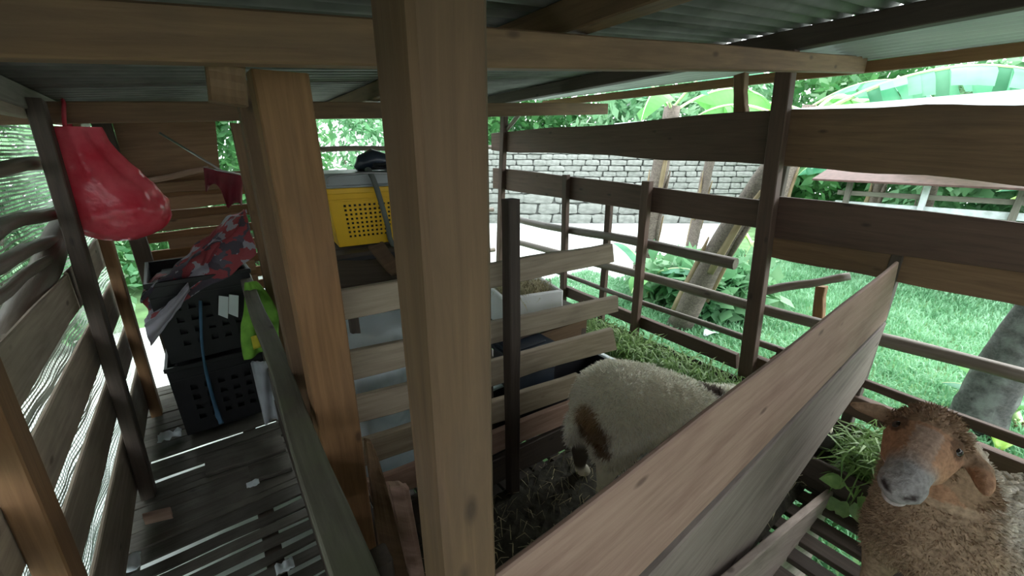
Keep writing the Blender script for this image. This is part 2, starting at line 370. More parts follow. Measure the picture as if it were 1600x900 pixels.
# ------------------------------------------------------------------ setting: stone wall far behind
wb = struct('wall_back', 'grey dry stone wall behind the yard')
A = Vector((4.6, 10.6, GZ)); B = Vector((12.0, 5.0, GZ)); dv = (B - A); Lw = dv.length; dv.normalize(); nv = Vector((dv.y, -dv.x, 0));
if nv.dot(-A) < 0: nv = -nv
Rw = Matrix((dv, -nv, Vector((0, 0, 1)))).transposed().to_quaternion()
link('mortar', boxmesh('mortar', [((0, 0, .95), (Lw, .2, 1.9))], 0), MORTAR, wb, (A + B) / 2 - nv * .13, Rw)
stones = []
for k in range(6):
    bm = bmesh.new(); bmesh.ops.create_cube(bm, size=1)
    bmesh.ops.bevel(bm, geom=bm.edges[:], offset=.13, segments=1, affect='EDGES')
    rs = random.Random(k)
    for v in bm.verts: v.co += Vector([rs.uniform(-.06, .06) for _ in range(3)])
    me = bpy.data.meshes.new('stone'); bm.to_mesh(me); bm.free(); me.materials.append(STONE); stones.append(me)
zrow = 0; rs = random.Random(8)
while zrow < 1.85:
    h = rs.uniform(.24, .32) if zrow < .75 else rs.uniform(.12, .16); x = -Lw / 2
    while x < Lw / 2:
        w = rs.uniform(.45, .8) if zrow < .75 else rs.uniform(.26, .44); o = bpy.data.objects.new('stone', stones[rs.randrange(6)]); C.objects.link(o); o.parent = wb
        o.location = (A + B) / 2 + dv * (x + w / 2) + Vector((0, 0, zrow + h / 2)) + nv * rs.uniform(-.02, .03)
        o.rotation_mode = 'QUATERNION'; o.rotation_quaternion = Rw; o.scale = (w * .95, .16, h * .92); x += w
    zrow += h

# ------------------------------------------------------------------ setting: floor
fl = struct('floor', 'slatted raised timber floor')
rf = random.Random(21)
y = -.5
while y < 3.25:      # aisle slats run across
    near = 1.5 < y < 2.1
    w = rf.uniform(.045, .075); g = rf.uniform(.004, .02) if not near else rf.uniform(.012, .028)
    if 1.3 < y < 1.45: g = .05
    if y > 1.72: g = rf.uniform(.001, .005)
    if 1.2 < y < 1.72: w = rf.uniform(.042, .058); g = rf.uniform(.018, .030)
    if 2.18 < y < 2.24 or 2.34 < y < 2.40: g = .026
    if 1.20 < y < 1.26: y += .10
    zz = -.012 + rf.uniform(-.004, .006)
    plank('plank', fl, (-.52, y + w, zz), (.15, y + w + rf.uniform(-.012, .012), zz), (.15, y + rf.uniform(-.004, .006), zz), (-.52, y, zz), .012, WF, (0, 0, 1), n=4, wob=.006, ch=.002)
    y += w + g
plank('plank', fl, (-.30, 1.19, .02), (.09, 1.17, .02), (.10, .94, .02), (-.36, .98, .02), .025, WG, (0, 0, 1), n=6, wob=.008)
plank('plank', fl, (-.05, 2.1, .012), (.12, 2.07, .012), (.12, 1.96, .012), (-.05, 1.97, .012), .02, WF, (0, 0, 1), n=4, wob=.006)
plank('plank', fl, (-.22, 2.32, .012), (.12, 2.26, .012), (.12, 2.12, .012), (-.22, 2.15, .012), .02, WF, (0, 0, 1), n=4, wob=.006)
beam('joist', fl, (-.06, -.6, -.075), (-.0, 3.3, -.075), .06, .09, WD)
for xx in (-.5, .16): beam('joist', fl, (xx, -.6, -.08), (xx, 3.3, -.08), .06, .09, WD)
x = .20            # pen slats run lengthwise
while x < 2.45:
    w = rf.uniform(.06, .085); g = .012 if x < 1.0 else rf.uniform(.04, .06)
    plank('slat', fl, (x, 3.35, -.01), (x, -.9, -.01), (x + w, -.9, -.01), (x + w, 3.35, -.01), .025, WD, (0, 0, 1), n=5, wob=.004, ch=.003)
    x += w + g
for yy in (-.6, .35, 1.25, 2.3, 3.3): beam('joist', fl, (.15, yy, -.085), (2.5, yy, -.085), .07, .1, WD)
for xx in (-.5, .9, 2.4):
    for yy in (-.6, .9, 3.3): post('stilt', fl, (xx, yy, GZ), (xx, yy, -.13), .09, .09, WD)

# ------------------------------------------------------------------ setting: right wall
wr = struct('wall_right', 'open right wall of brown boards and rails')
def wallb(x0, yt0, x1, yt1, yb1, yb0, X, th, mat, **k):
    return plank('board', wr, at(x0, yt0, 0, X), at(x1, yt1, 0, X), at(x1, yb1, 0, X), at(x0, yb0, 0, X), th, mat, (-1, 0, 0), **k)
wallb(768, 209, 1215, 170, 257, 236, RX, .03, WR, n=12, wob=.010)
wallb(1212, 171, 1700, 160, 297, 257, RX, .03, WB, n=12, wob=.006)
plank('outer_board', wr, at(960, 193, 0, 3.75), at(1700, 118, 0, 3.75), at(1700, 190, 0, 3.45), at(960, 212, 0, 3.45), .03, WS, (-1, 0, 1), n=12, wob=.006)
for yy in (-.7, 1.42): post('outer_post', wr, (3.7, yy, GZ), (3.7, yy, 1.5), .06, .06, WD)
wallb(770, 262, 1200, 314, 360, 294, RX, .03, WR, n=12, wob=.006)
wallb(1208, 306, 1700, 360, 440, 372, RX, .03, WR, n=12, wob=.004)
wallb(1205, 366, 1700, 440, 500, 402, RX + .035, .025, WB, n=10, wob=.004)
wallb(880, 447, 1150, 555, 577, 462, RX - .01, .045, WR, n=8)
wallb(1165, 552, 1700, 766, 803, 584, RX - .01, .05, WR, n=8)
pole('rail', wr, at(800, 341, 0, RX + .04), at(1150, 410, 0, RX + .04), .030, .036, BAM, .012, jit=.03)
pole('rail', wr, at(795, 375, 0, RX + .04), at(1700, 616, 0, RX + .04), .028, .030, BAM, .015, n=14, jit=.03, nodes=4)
pole('rail', wr, at(850, 420, 0, RX + .04), at(1230, 553, 0, RX + .04), .018, .02, BAM, .012)
beam('rail', wr, at(1215, 548, 0, RX + .03), at(1700, 728, 0, RX + .03), .03, .045, WR)
pole('brace', wr, at(1190, 455, 0, RX + .12), at(1328, 431, 0, RX + .30), .026, .022, BAM, .006)
post('post', wr, at(1272, 560, 0, RX + .4), at(1284, 447, 0, RX + .4), .05, .05, WO)
plank('board', wr, at(1255, 524, 0, RX + .2), at(1275, 530, 0, RX + .2), at(1195, 592, 0, RX + .12), at(1170, 582, 0, RX + .12), .03, WP, (-1, 0, 0))
def wpost(xt, yt, xb, yb, X, wx, wy, mat, zlo=None):
    p = at(xt, yt, 0, X); q = at(xb, yb, 0, X)
    if zlo is not None: q = p.lerp(q, (p.z - zlo) / (p.z - q.z))
    return post('post', wr, q, p, wx, wy, mat)
wpost(1235, 62, 1166, 590, RX - .035, .06, .075, WR, -.1)
wpost(1012, 283, 988, 557, RX - .03, .05, .055, WR, -.1)
wpost(954, 293, 938, 520, RX + .05, .04, .05, WR, -.2)
wpost(885, 273, 878, 530, RX - .02, .045, .05, WR, -.2)
wpost(788, 172, 783, 330, RX - .02, .05, .06, WR, -.2)
wpost(1158, 116, 1158, 185, RX + .10, .05, .06, WB)
pole('brace', wr, at(785, 212, 0, RX - .0), at(818, 170, 0, RX), .018, .02, BAM, .003)
# ------------------------------------------------------------------ setting: left wall
wl = struct('wall_left', 'left wall of wide grey brown boards')
LX = -.46
for (zt, zb, y0, y1, mt) in ((1.035, .865, 1.05, 2.28, WL), (1.03, .87, 2.30, 3.25, WL), (.775, .615, 1.05, 3.25, WL), (.525, .375, 1.05, 3.25, WL), (.285, .05, 1.05, 3.25, WL), (1.02, .85, -.4, 1.1, WL), (.76, .58, -.4, 1.1, WL), (.52, .33, -.4, 1.1, WL)):
    plank('board', wl, (LX, y0, zt), (LX, y1, zt + rng.uniform(-.015, .015)), (LX, y1, zb + rng.uniform(-.015, .015)), (LX, y0, zb), .014, mt, (1, 0, 0), n=8, wob=.005)
post('post', wl, (-.43, 2.17, 0), (-.41, 2.42, 1.66), .05, .075, WD)
post('post', wl, (-.43, 2.92, 0), (-.41, 3.02, 1.66), .05, .075, WO)
post('post', wl, (-.43, 1.16, 0), (-.43, 1.31, 1.66), .055, .085, WO)
pole('rail', wl, (LX - .03, 1.3, 1.40), (LX - .03, 3.2, 1.44), .022, .028, BAM, .02)
pole('rail', wl, (LX - .03, 1.3, 1.29), (LX - .03, 3.2, 1.25), .022, .026, BAM, .03)
pole('rail', wl, (LX - .05, 1.2, 1.20), (LX - .05, 3.0, 1.09), .025, .022, BAM, .02)
pole('rail', wl, (LX - .04, 1.2, 1.12), (LX - .04, 3.0, 1.06), .016, .018, BAM, .02)
pole('brace', wl, at(12, 540, 0, LX - .06), at(108, 335, 0, LX - .06), .048, .042, BAM, .012)
beam('wall_plate', wl, (LX, -.5, 1.66), (LX, 3.3, 1.64), .05, .09, WL)
for (zt, zb) in ((1.03, .85), (.78, .6), (.54, .35), (.31, .06), (1.6, 1.42), (1.35, 1.12)):  # out-of-view left boards, added to lower the light inside
    plank('board', wl, (LX, -1.7, zt), (LX, -.4 if zt < 1.1 and zt > .33 else 1.0, zt), (LX, -.4 if zt < 1.1 and zt > .33 else 1.0, zb), (LX, -1.7, zb), .022, WL, (1, 0, 0), n=4)
for (zt, zb, y1) in ((1.66, 1.37, -.02), (1.25, .93, -.1), (.9, .65, -.15), (.5, .25, -.2)):  # right wall run on behind the viewer, added to dim the inside
    plank('board', wr, (RX, y1 - .05, zt), (RX, -1.7, zt), (RX, -1.7, zb), (RX, y1 - .05, zb), .03, WR, (-1, 0, 0), n=4)
wf_ = struct('wall_light_block', 'unseen board wall added behind the viewer to dim the barn')  # wall out of view, added to cut light coming from behind
for k in range(8): plank('board', wf_, (LX, -1.7, .02 + k * .21 + .195), (RX, -1.7, .02 + k * .21 + .195), (RX, -1.7, .02 + k * .21), (LX, -1.7, .02 + k * .21), .022, WB, (0, 1, 0), n=5)
post('post', wf_, (LX, -1.66, 0), (LX, -1.66, 1.66), .07, .07, WB); post('post', wf_, (RX, -1.66, 0), (RX, -1.66, 1.8), .07, .07, WB)
# ------------------------------------------------------------------ setting: end wall of the aisle
we = struct('wall_end', 'end wall of the aisle, stacked orange brown boards')
EY = 3.3
post('post', we, (-.31, EY - .04, 0), (-.33, EY - .04, 1.65), .08, .05, WD)
plank('panel', we, (-.29, EY, 1.66), (.19, EY, 1.66), (.155, EY, 1.34), (-.29, EY, 1.27), .02, WE, (0, -1, 0))
z = 1.33; k = 0
re_ = random.Random(4)
while z > .2:
    h = re_.uniform(.055, .075); x0 = -.3 + re_.uniform(0, .12) * (k % 2); off = .028 if k % 2 else 0
    x1 = .34 if k % 2 == 0 else .24
    plank('board', we, (x0, EY - off, z), (x1, EY - off, z + .015), (x1, EY - off, z + .015 - h), (x0, EY - off, z - h), .022, WE if k % 2 else WO, (0, -1, 0), n=5)
    z -= h * (.72 if k not in (3, 5, 7) else 1.12); k += 1
pole('rail', we, (-.32, EY - .07, 1.28), (.10, EY - .07, 1.37), .016, .018, WP, .006)
# far wall behind the store
pole('rail', we, (.3, 3.55, 1.47), (2.45, 3.6, 1.485), .022, .02, BAM, .02)
pole('rail', we, (.3, 3.55, .9), (2.45, 3.6, .88), .025, .025, BAM, .02)
pole('rail', we, (.3, 3.55, .45), (2.45, 3.6, .45), .025, .025, BAM, .02)
post('post', we, (.5, 3.5, -.1), (.5, 3.5, 1.66), .05, .05, WR)

# ------------------------------------------------------------------ setting: roof
EAVEZ = 1.965
ce = struct('ceiling', 'low roof of rafters, purlins and fluted sheets')
def zr(x, y): return 1.80 + .088 * x - .03 * (y - .9)
beam('rafter', ce, (-1.0, .93, 1.535 + .045), (3.17, .93, 1.885 + .045), .05, .08, WB, n=14, wob=.004)
beam('rafter', ce, (-1.0, 2.58, 1.595), (2.92, 2.58, 1.79), .05, .085, WB, n=14, wob=.004)
beam('rafter', ce, (-1.0, -.9, 1.62), (3.1, -.9, 1.99), .05, .095, WB, n=8)
for (x, y0, y1, mt, w) in ((.93, -1.6, 3.7, WB, .07), (2.36, -1.6, 3.7, WD, .07), (-.45, -1.6, 3.7, WG, .05)):
    beam('purlin', ce, (x, y0, zr(x, y0) - .047), (x, y1, zr(x, y1) - .047), w, .085, mt, n=10)
beam('fascia', ce, (3.19, -1.6, EAVEZ - .045), (3.19, 3.7, EAVEZ - .045), .03, .06, WO, n=10)
def corr(x0, x1, y0, y1, pitch, amp, along_x, dz, mat, name):
    V = []; Fc = []
    if along_x:
        n = int((y1 - y0) / pitch * 8); m = 4
        for i in range(n + 1):
            yv = y0 + (y1 - y0) * i / n
            for j in range(m + 1):
                xv = x0 + (x1 - x0) * j / m; V.append((xv, yv, zr(xv, yv) + dz + amp * math.sin(2 * math.pi * (yv - y0) / pitch)))
    else:
        n = int((x1 - x0) / pitch * 8); m = 4
        for i in range(n + 1):
            xv = x0 + (x1 - x0) * i / n
            for j in range(m + 1):
                yv = y0 + (y1 - y0) * j / m; V.append((xv, yv, zr(xv, yv) + dz + amp * math.sin(2 * math.pi * (xv - x0) / pitch)))
    for i in range(n):
        for j in range(m): a = i * (m + 1) + j; Fc.append((a, a + 1, a + m + 2, a + m + 1))
    c = Vector(((x0 + x1) / 2, (y0 + y1) / 2, zr((x0 + x1) / 2, (y0 + y1) / 2)))
    o = npmesh(name, np.array(V) - np.array(c), Fc, mat, ce, c)
    o.data.polygons.foreach_set('use_smooth', [True] * len(o.data.polygons))
    md = o.modifiers.new('thickness', 'SOLIDIFY'); md.thickness = .006; return o
for k in range(6): corr(-1.1, 2.42, -1.7 + k * .92, -1.7 + k * .92 + .97, .0767, .013, True, .014 + .007 * (k % 2), ROOF, 'roof_sheet')
for k in range(2):      # nearly level eave sheets, flutes running along the wall
    V = []; Fc = []; y0 = -1.7 + k * 2.7; n = 72
    for i in range(n + 1):
        xv = 2.40 + .80 * i / n
        for j in range(5): V.append((xv - 2.8, y0 + .69 * j - (y0 + 1.38), .014 * math.sin(2 * math.pi * i / 8) + .006 * k))
    for i in range(n):
        for j in range(4): q_ = i * 5 + j; Fc.append((q_, q_ + 1, q_ + 6, q_ + 5))
    o = npmesh('eave_sheet', V, Fc, EAVE, ce, (2.8, y0 + 1.38, EAVEZ)); o.modifiers.new('thickness', 'SOLIDIFY').thickness = .003
    o.data.polygons.foreach_set('use_smooth', [True] * len(o.data.polygons))

# ------------------------------------------------------------------ interior posts
def single_post(p0, p1, wx, wy, mat, name, label, **k):
    o = post(name, None, p0, p1, wx, wy, mat, **k); return tag(o, label, 'post')
single_post((.189, .368, 0), (.187, .368, zr(.2, .38) - .01), .072, .078, WB, 'timber_post', 'thick square brown post standing nearest in the middle of the view', n=10, ch=.006)
single_post((.215, 1.19, 0), (.205, 1.17, 1.655), .115, .09, WO, 'timber_post', 'tall orange brown square post behind the mossy aisle rail', n=10, wob=.005)
single_post((.165, 1.42, 0), (.165, 1.42, 1.66), .05, .07, WB, 'timber_post', 'narrow grey brown post close behind the orange brown post', n=10)
single_post((.245, 2.50, 0), (.235, 2.50, 1.60), .07, .06, WB, 'timber_post', 'slim post under the far rafter beside the printed cloth', n=10)
single_post((at(354, 150, 1, 1.0).x, 1.0, at(354, 163, 1, 1.0).z), (at(354, 100, 1, 1.0).x, 1.0, 1.66), .06, .05, WB, 'timber_stub', 'short timber stub hanging from the near rafter at left')

# ------------------------------------------------------------------ aisle fence
af = thing('aisle_fence', 'low aisle fence with a long mossy top rail running from the green cloth', 'fence', (.13, 1.5, 0))
plank('top_rail', af, (.105, 2.62, .835), (.065, .45, .765), (.125, .45, .765), (.165, 2.62, .835), .05, WM, (0, 0, 1), n=14, wob=.006)
for (a, b, mt) in ((.66, .47, WB), (.42, .25, WG), (.21, .05, WD)):
    plank('board', af, (.13, 2.6, a), (.10, .4, a - .02), (.10, .4, b - .02), (.13, 2.6, b), .022, mt, (-1, 0, 0), n=9, wob=.008)
for yy in (.62, 1.62, 2.42): post('stake', af, (.155, yy, 0), (.15, yy, .76), .035, .05, WD)
# ------------------------------------------------------------------ pen partitions
MY = 1.25
pm = thing('pen_partition', 'pen partition of six rough grey boards behind the white sheep', 'partition', (.9, MY, 0))
def mboard(tl, tr, br, bl, mat, **k): plank('board', pm, at(*tl, 1, MY), at(*tr, 1, MY), at(*br, 1, MY), at(*bl, 1, MY), .028, mat, (0, -1, 0), n=10, **k)
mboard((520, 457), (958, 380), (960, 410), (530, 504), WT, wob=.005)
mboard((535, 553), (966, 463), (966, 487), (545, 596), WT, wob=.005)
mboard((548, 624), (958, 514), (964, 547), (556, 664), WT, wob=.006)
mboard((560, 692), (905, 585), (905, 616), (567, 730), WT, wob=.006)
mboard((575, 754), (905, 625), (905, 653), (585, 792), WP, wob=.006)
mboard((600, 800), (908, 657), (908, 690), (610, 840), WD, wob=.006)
post('post', pm, (.895, MY - .06, 0), (.885, MY - .06, at(788, 312, 1, MY - .06).z), .050, .05, WD)
post('post', pm, (.84, MY + .05, 0), (.835, MY + .05, 1.28), .04, .04, WD)

PY = .355
pp = thing('pen_partition', 'near pen partition of wide pale planks sloping up to the brown sheep', 'partition', (1.1, PY, 0))
def pboard(tl, tr, br, bl, mat, **k): plank('plank', pp, at(*tl, 1, PY), at(*tr, 1, PY), at(*br, 1, PY), at(*bl, 1, PY), .026, mat, (0, -1, 0), n=10, **k)
TL = at(770, 900, 1, PY); BL = at(1000, 900, 1, PY); TR = at(1405, 410, 1, PY); BR = at(1385, 500, 1, PY)
TL2 = TL + (TR - TL) * ((.24 - TL.x) / (TR.x - TL.x)); BL2 = BL + (BR - BL) * ((.24 - BL.x) / (BR.x - BL.x))
plank('plank', pp, TL2 - Vector((0, 0, .012)), TR, BR, BL2, .013, WP, (0, -1, 0), n=14, wob=.005)
def ext(p, q, x): return p + (q - p) * ((x - p.x) / (q.x - p.x))
TL = at(1010, 905, 1, PY); TR = at(1385, 505, 1, PY); BL = at(1145, 900, 1, PY); BR = at(1350, 598, 1, PY)
plank('plank', pp, ext(TL, TR, .24), TR, BR, ext(BL, BR, .24), .026, WPG, (0, -1, 0), n=14, wob=.006)
P3 = PY - .045
TL = at(1160, 892, 1, P3); TR = at(1303, 768, 1, P3); BR = at(1256, 905, 1, P3)
plank('plank', pp, ext(TL, TR, .24), TR, BR, ext(TL, TR, .24) + Vector((0, 0, -.17)), .026, WPG, (0, -1, 0), n=10, wob=.006)
px_ = at(1385, 440, 1, PY + .07)
post('post', pp, (px_.x - .02, PY + .055, 0), (px_.x + .0, PY + .055, at(1393, 349, 1, PY + .055).z), .075, .045, WD)
# broken stakes
bk = thing('broken_stake', 'splintered pale plank leaning at the foot of the orange brown post', 'plank', (.36, .95, 0))
plank('board', bk, at(612, 760, 1, .9), at(640, 765, 1, .9), at(665, 905, 1, .9), at(640, 905, 1, .9), .03, WP, (0, -1, 0), wob=.006)
bk2 = thing('broken_stake', 'dull brown split board leaning just left of the splintered pale plank', 'plank', (.34, 1.0, 0))
plank('board', bk2, at(575, 690, 1, 1.0), at(590, 705, 1, 1.0), at(645, 905, 1, 1.0), at(600, 905, 1, 1.0), .025, WB, (0, -1, 0), wob=.008)

# ------------------------------------------------------------------ feed trough along the right wall
tr = thing('feed_trough', 'dark wooden feed trough along the foot of the right wall', 'trough', (2.2, 1, 0))
plank('front_board', tr, (2.02, 2.3, .15), (2.02, -.6, .15), (2.02, -.6, .0), (2.02, 2.3, .0), .022, WD, (-1, 0, 0), n=9)
plank('bottom_board', tr, (2.02, 2.3, .06), (2.02, -.6, .06), (2.31, -.6, .06), (2.31, 2.3, .06), .02, WD, (0, 0, 1), n=6)
plank('back_board', tr, (2.315, 2.3, .22), (2.315, -.6, .22), (2.315, -.6, .0), (2.315, 2.3, .0), .02, WD, (-1, 0, 0), n=9)
def hay(name, label, n, fn, hmin, hmax, w, mat, seed, cat='fodder'):
    r = np.random.default_rng(seed); P = np.array([fn(r) for _ in range(n)]); a = r.uniform(0, 6.283, n); e = r.uniform(-.5, .8, n); h = r.uniform(hmin, hmax, n)
    d = np.c_[np.cos(a) * np.cos(e), np.sin(a) * np.cos(e), np.sin(e)]; s = np.c_[-np.sin(a), np.cos(a), r.uniform(-.4, .4, n)] * (w * r.uniform(.5, 1.4, n))[:, None]
    mid = P + d * (h * .5)[:, None] + np.c_[r.normal(0, .012, n), r.normal(0, .012, n), np.abs(r.normal(0, .015, n))]
    tip = P + d * h[:, None] - np.array([0, 0, 1.]) * (h * .25)[:, None]
    V = np.stack([P - s * .6, P + s * .6, mid + s, mid - s, tip], 1).reshape(-1, 3); k = np.arange(n)[:, None] * 5
    Fc = np.concatenate([k + np.array([[0, 1, 2]]), k + np.array([[0, 2, 3]]), k + np.array([[3, 2, 4]])])
    o = npmesh(name, V, Fc, mat); tag(o, label, cat, kind='stuff'); return o
hay('cut_fodder', 'heap of cut green grass lying in the feed trough', 9000,
    lambda r: ((r.uniform(2.05, 2.29) if not .34 < (yy := (lambda t: t if t < .33 or t > .62 or r.random() < .12 else t - .4)(r.uniform(-.35, 2.2))) < .62 else r.uniform(2.25, 2.29)), yy, .09 + r.uniform(0, (.0 if .34 < yy < .62 else .10) + .10 * max(0, 1 - abs(yy - .25) / .5) + .05 * (yy > .7))), .05, .16, .004, HAY, 4)
hay('bedding_straw', 'scattered straw and droppings on the white sheep pen floor', 1100,
    lambda r: (r.uniform(.3, 2.0), r.uniform(.42, 1.22), r.uniform(.025, .05)), .03, .10, .0016, STRAW, 6, 'straw')
# trampled dung layer
bm = bmesh.new(); bmesh.ops.create_grid(bm, x_segments=60, y_segments=40, size=.5)
for v in bm.verts:
    e = min(.5 - abs(v.co.x), .5 - abs(v.co.y)); v.co = Vector((1.12 + v.co.x * 1.78, .82 + v.co.y * .83, (.02 + .012 * mnoise.noise(v.co * 60) + .01 * mnoise.noise(v.co * 17)) if e > .001 else -.005))
me = bpy.data.meshes.new('bedding'); bm.to_mesh(me); bm.free(); tag(link('bedding', me, DUNG), 'dark trampled dung bedding under the white sheep', 'bedding', kind='stuff')
# leafy sprig in the trough
sp = thing('leafy_sprig', 'green leafy sprig hanging over the trough front by the brown sheep', 'fodder', at(1330, 772, 0, 2.0))
def leaflet(parent, p, d, nrm, L, w, mat, name='leaf'):
    d = Vector(d).normalized(); R = frame(d, nrm); V = [(0, 0, 0)]; Fc = []
    n = 5
    for i in range(1, n): t = i / n; ww = w * math.sin(math.pi * t ** .8); V += [(L * t, .1 * ww, -ww), (L * t, -.05 * L * t * t, 0), (L * t, .1 * ww, ww)]
    V.append((L, -.06 * L, 0)); Fc = [(0, 2, 1), (0, 3, 2)]
    for i in range(n - 2): a = 1 + 3 * i; Fc += [(a, a + 1, a + 4, a + 3), (a + 1, a + 2, a + 5, a + 4)]
    a = 1 + 3 * (n - 2); Fc += [(a, a + 1, len(V) - 1), (a + 1, a + 2, len(V) - 1)]
    me = bpy.data.meshes.new(name); me.from_pydata(V, [], Fc); return link(name, me, mat, parent, p, R.to_quaternion(), True)
b0 = wloc(sp)
for k in range(8):
    a = k * .8; leaflet(sp, b0 + Vector((-.02, math.cos(a) * .03, .06 - .015 * k)), (-.4, math.cos(a), math.sin(a) * .6 - .4), (-1, 0, .4), .09, .03, HAY)
tube('stem', sp, [b0 + Vector((.03, 0, .1)), b0 + Vector((-.01, 0, .04)), b0 + Vector((-.01, .005, -.06))], .003, HAY)

# ------------------------------------------------------------------ sheep
def blob(name, mat, chains, voxel, colfn, smooth=6):
    """one continuous body grown from tapered chains of balls"""
    bm = bmesh.new()
    for ch in chains:
        for (p, r), (q2, s) in zip(ch[:-1], ch[1:]):
            p, q2 = Vector(p), Vector(q2); n = max(2, int((q2 - p).length / (min(r, s) * .35)))
            for i in range(n + 1):
                t = i / n; rr = r + (s - r) * t
                bmesh.ops.create_icosphere(bm, subdivisions=2, radius=rr, matrix=Matrix.Translation(p.lerp(q2, t)))
    me = bpy.data.meshes.new(name); bm.to_mesh(me); bm.free()
    o = bpy.data.objects.new(name, me); C.objects.link(o)
    m = o.modifiers.new('r', 'REMESH'); m.mode = 'VOXEL'; m.voxel_size = voxel
    m = o.modifiers.new('s', 'SMOOTH'); m.iterations = smooth; m.factor = .5
    me2 = bpy.data.meshes.new_from_object(o.evaluated_get(bpy.context.evaluated_depsgraph_get()))
    bpy.data.objects.remove(o); bpy.data.meshes.remove(me)
    me2.name = name
    nv_ = len(me2.vertices); co = np.empty(nv_ * 3, np.float32); me2.vertices.foreach_get('co', co); co = co.reshape(-1, 3)
    no = np.empty(nv_ * 3, np.float32); me2.vertices.foreach_get('normal', no); no = no.reshape(-1, 3)
    col = np.array([colfn(Vector(c)) for c in co]); a = me2.color_attributes.new('Col', 'FLOAT_COLOR', 'POINT'); a.data.foreach_set('color', np.c_[col, np.ones(nv_)].astype(np.float32).ravel())
    me2.materials.clear(); me2.materials.append(mat); me2.polygons.foreach_set('use_smooth', [True] * len(me2.polygons))
    return me2, co, no, col
def fur(name, parent, co, no, col, mask, n, length, w, mat, flow, seed=1, curl=.4):
    r = np.random.default_rng(seed); idx = np.where(mask)[0]; k = r.choice(idx, n); P = co[k]; Nn = no[k]
    d = Nn * .7 + np.array(flow) * .6 + r.normal(0, curl, (n, 3)); d /= np.linalg.norm(d, axis=1)[:, None]
    s = np.cross(d, Nn + r.normal(0, .3, (n, 3))); s /= np.linalg.norm(s, axis=1)[:, None] + 1e-6; s *= (w * r.uniform(.6, 1.3, n))[:, None]
    h = (length * r.uniform(.5, 1.2, n))[:, None]; mid = P + d * h * .6; tip = P + d * h + np.array(flow) * h * .4
    V = np.stack([P - s - Nn * .003, P + s - Nn * .003, mid + s * .7, mid - s * .7, tip], 1).reshape(-1, 3); q_ = np.arange(n)[:, None] * 5
    Fc = np.concatenate([q_ + np.array([[0, 1, 2]]), q_ + np.array([[0, 2, 3]]), q_ + np.array([[3, 2, 4]])])
    cc = np.repeat(col[k] * r.uniform(.85, 1.12, (n, 1)), 5, 0); b = wloc(parent)
    o = npmesh(name, V - np.array(b), Fc, mat, parent, b, np.clip(cc, 0, 1)); o['kind'] = 'stuff'; return o
# white sheep, head down in the trough
ws = thing('sheep', 'white sheep with dark patches feeding head down in the middle pen', 'sheep', (1.4, .82, .02))
hd = [((1.84, .63, .37), .095), ((2.07, .53, .32), .075), ((2.16, .49, .25), .065), ((2.20, .436, .17), .053), ((2.225, .432, .135), .047)]
def wcol(c):
    base = Vector((.98, .95, .86))
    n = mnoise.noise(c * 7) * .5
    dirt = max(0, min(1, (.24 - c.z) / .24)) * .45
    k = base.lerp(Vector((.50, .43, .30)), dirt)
    for p, r, cc in (((1.075, .895, .43), .06, (.26, .15, .075)), ((1.06, .92, .49), .05, (.42, .28, .15)), ((1.10, .86, .37), .04, (.22, .12, .06)), ((1.36, .66, .40), .05, (.36, .22, .12)), ((1.40, .62, .30), .03, (.3, .18, .1)),
                     ((1.62, .73, .50), .055, (.10, .06, .05)), ((1.20, 1.06, .18), .11, (.07, .05, .04)), ((2.2, .43, .15), .13, (.015, .014, .018))):
        t = (c - Vector(p)).length / r + n * .5
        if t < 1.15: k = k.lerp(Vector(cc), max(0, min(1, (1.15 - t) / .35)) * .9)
    return k
chains = [[((1.24, .93, .475), .185), ((1.33, .88, .465), .175), ((1.46, .805, .415), .163), ((1.58, .745, .365), .15), ((1.70, .70, .375), .115), hd[0]], hd,
          [((1.19, .89, .41), .125), ((1.155, .865, .30), .07), ((1.12, .86, .24), .042), ((1.17, .90, .04), .026), ((1.18, .90, .035), .034)],
          [((1.27, 1.03, .40), .12), ((1.22, 1.05, .30), .08), ((1.17, 1.05, .23), .048), ((1.21, 1.08, .04), .025), ((1.23, 1.07, .035), .033)],
          [((1.62, .66, .32), .09), ((1.65, .63, .2), .045), ((1.66, .62, .16), .036), ((1.66, .62, .04), .026), ((1.68, .61, .035), .033)],
          [((1.70, .82, .32), .09), ((1.74, .84, .2), .045), ((1.74, .84, .16), .036), ((1.74, .84, .04), .026), ((1.76, .83, .035), .033)],
          [((1.09, .97, .50), .03), ((1.05, .985, .44), .03), ((1.045, .985, .36), .022)],
          [((2.06, .47, .37), .018), ((2.02, .41, .36), .022), ((2.0, .37, .33), .012)], [((2.12, .57, .37), .018), ((2.16, .62, .36), .022), ((2.18, .65, .33), .012)]]
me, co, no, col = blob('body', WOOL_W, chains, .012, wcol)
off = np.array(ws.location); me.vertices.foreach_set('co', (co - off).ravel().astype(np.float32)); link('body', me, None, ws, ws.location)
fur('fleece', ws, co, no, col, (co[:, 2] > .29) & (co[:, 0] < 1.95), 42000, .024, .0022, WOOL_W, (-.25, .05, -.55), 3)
for sgn in (-1, 1):
    p = Vector((2.15, .47, .29)) + Vector((-.4, -.9, .1)) * .062 * (1 if sgn < 0 else -1)
    link('eye', ringmesh('eye', [(0, 0, -.012), (0, 0, -.006), (0, 0, .006), (0, 0, .012)], [.004, .012, .012, .004], 10), EYEM, ws, p, smooth=True)
